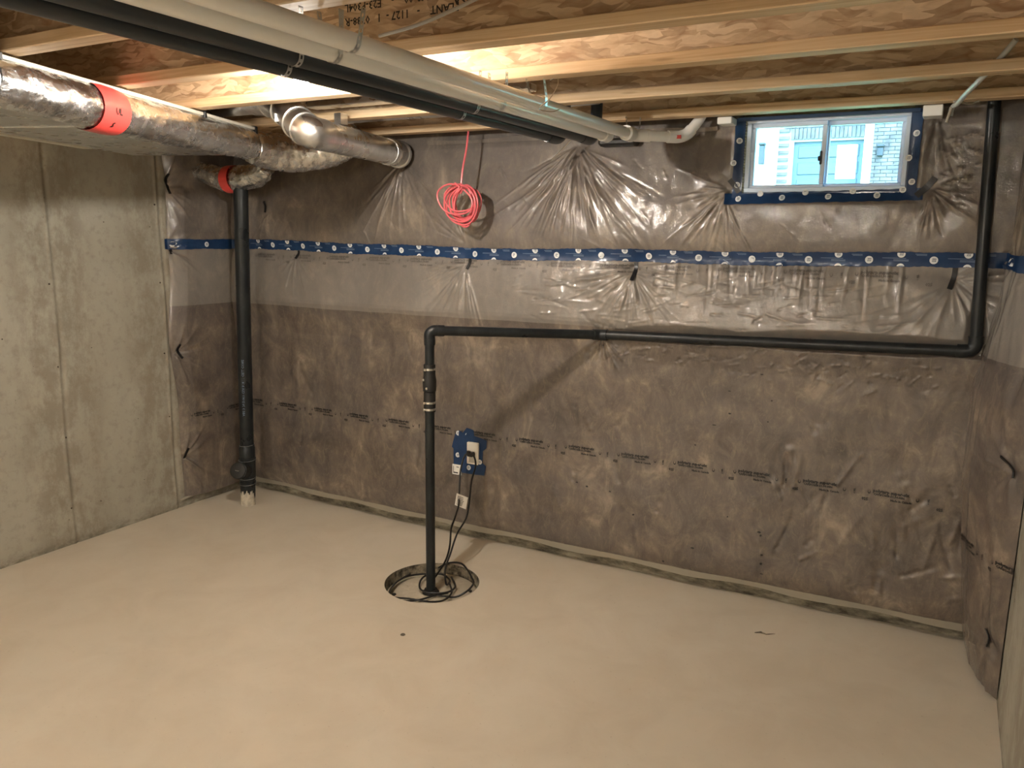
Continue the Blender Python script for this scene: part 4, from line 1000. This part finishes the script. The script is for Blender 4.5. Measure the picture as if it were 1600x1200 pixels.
under(cr, k1, k2, k3, k4, k5, k6, k7); k8.parent = k7; k8.matrix_parent_inverse = k7.matrix_world.inverted() if False else Matrix.Identity(4)

# ------------------------------------------------------------------ coil of red tubing
co = empty('red_tubing_coil', (2.0, -.29, 1.97)); tag(co, 'hanging coil of thin pink-red tubing on the back wall', 'coil')
r = random.Random(12); L_ = []
for k in range(11):
    rx = r.uniform(.062, .108); rz = r.uniform(.068, .105); ox = 2.003+r.uniform(-.012, .012)+(.012 if rx < .09 else 0); top = 2.062+r.uniform(-.012, .004); oz = top-rz; yy = -.285-.006*k+.02; ph = r.uniform(0, 6.28); tl = r.uniform(-.15, .15)
    if k == 10: rx, rz, ox, oz, yy, tl = .104, .075, 1.985, 1.985, -.34, -.35
    if k == 9: rx, rz, ox, oz, yy, tl = .107, .102, 2.006, 1.958, -.30, .05
    pts = []
    for i in range(40):
        a = 2*math.pi*i/40; x = rx*math.cos(a)*(1+.05*math.sin(2*a+ph)); z = rz*math.sin(a)*(1+.05*math.sin(3*a+ph))
        pts.append((ox+x*math.cos(tl)-z*math.sin(tl), yy+.008*math.sin(a+ph), oz+x*math.sin(tl)+z*math.cos(tl)))
    L_.append(MB().tube(pts, .0048, 8, closed=True).build('coil_loop', M_TUBE, smooth=True))
L_.append(MB().tube(spline([(2.000, -.30, 2.060), (2.005, -.29, 2.15), (2.008, -.26, 2.25), (2.005, -.235, 2.345)], 6), .0052, 8).build('hanging_end', M_TUBE, smooth=True))
q = [(1.99, -.345, 2.07), (2.02, -.35, 2.05), (2.00, -.352, 2.02), (1.985, -.345, 2.00), (2.005, -.34, 2.035), (2.02, -.335, 2.02), (2.035, -.345, 2.045), (2.0, -.36, 2.01)]
L_.append(MB().tube(spline(q, 5), .0055, 8).build('knot', M_TUBE, smooth=True))
under(co, *L_)

# ------------------------------------------------------------------ cables and bits
o = MB().tube(spline([(4.45, -.86, 2.44), (4.40, -.80, 2.38), (4.358, -.703, 2.345), (4.321, -.522, 2.332), (4.295, -.341, 2.325), (4.284, -.24, 2.335), (4.276, -.205, 2.325), (4.274, -.20, 2.30)], 6), .0095, 10).build('grey_cable', M_CLOTH, smooth=True); tag(o, 'thick pale grey cable curving under the last joists, right of the window', 'cable')
b = MB().tube(spline([(4.284, -.28, 2.345), (4.30, -.31, 2.338), (4.34, -.29, 2.33), (4.37, -.28, 2.34)], 5), .005, 8); b.tube(spline([(4.276, -.23, 2.33), (4.268, -.215, 2.30), (4.262, -.21, 2.275)], 5), .006, 8)
o = b.build('cable_ties', M_HEM, smooth=True); tag(o, 'scraps of clear film knotted around the grey cable', 'film scrap')
b = MB(); P_ = spline([(2.80, -2.02, 2.372), (2.95, -2.05, 2.378), (3.09, -2.08, 2.395), (3.30, -2.10, 2.44), (3.6, -2.1, 2.50)], 6); b.tube(P_, .0055, 8)
o = b.build('house_cable', mat('grey_nm_cable', (.40, .38, .34), .5), smooth=True); tag(o, 'flat grey wire crossing the joist bay with the stamped lettering', 'cable')
o = MB().box((3.005, -1.853, 2.353), (3.03, -1.85, 2.353)).build('x', M_GALV); bpy.data.objects.remove(o)
o = MB().tube([(2.592, -.20, 2.278), (2.488, -.215, 2.179)], .004, 8).build('metal_pin', M_STEEL, smooth=True); tag(o, 'thin bright rod poking down below the far end of the black pipes', 'rod')
o = MB().box((2.70, -.115, 2.252), (2.90, -.040, 2.290), .012).build('gap_shade_block', M_RUB); tag(o, 'dark flat block standing in for the shaded gap behind the white pipe ends', 'dark block')  # no real part: dark block put in for the shade of the gap
b = MB()
V, F = [], []
o = MB().lathe([(0, .0), (.001, .012), (.004, .010), (.006, .0)], (2.30, -1.27, 0), (2.30, -1.27, 1), 9).build('floor_crumb', M_PITW); tag(o, 'small dark crumb on the open floor below the sump pit', 'debris')
b = MB()
b.tube([(3.70, -.44, .002), (3.725, -.425, .003), (3.75, -.43, .002), (3.785, -.405, .002)], [.002, .005, .003, .001], 6)
o = b.build('chip_scrap', M_PITW); tag(o, 'little dark scrape of debris on the floor near the right end of the back wall', 'debris')

for n_ in ('round_logos','logo_scrawl','small_print','printed_lettering','lid_bolts','foam_bead','tag_print','label_print','stamped_lettering','panel_joint','pipe_print','tape_print'):
    for o in COL.objects:
        if o.name.split('.')[0] == n_: o['kind'] = 'stuff'
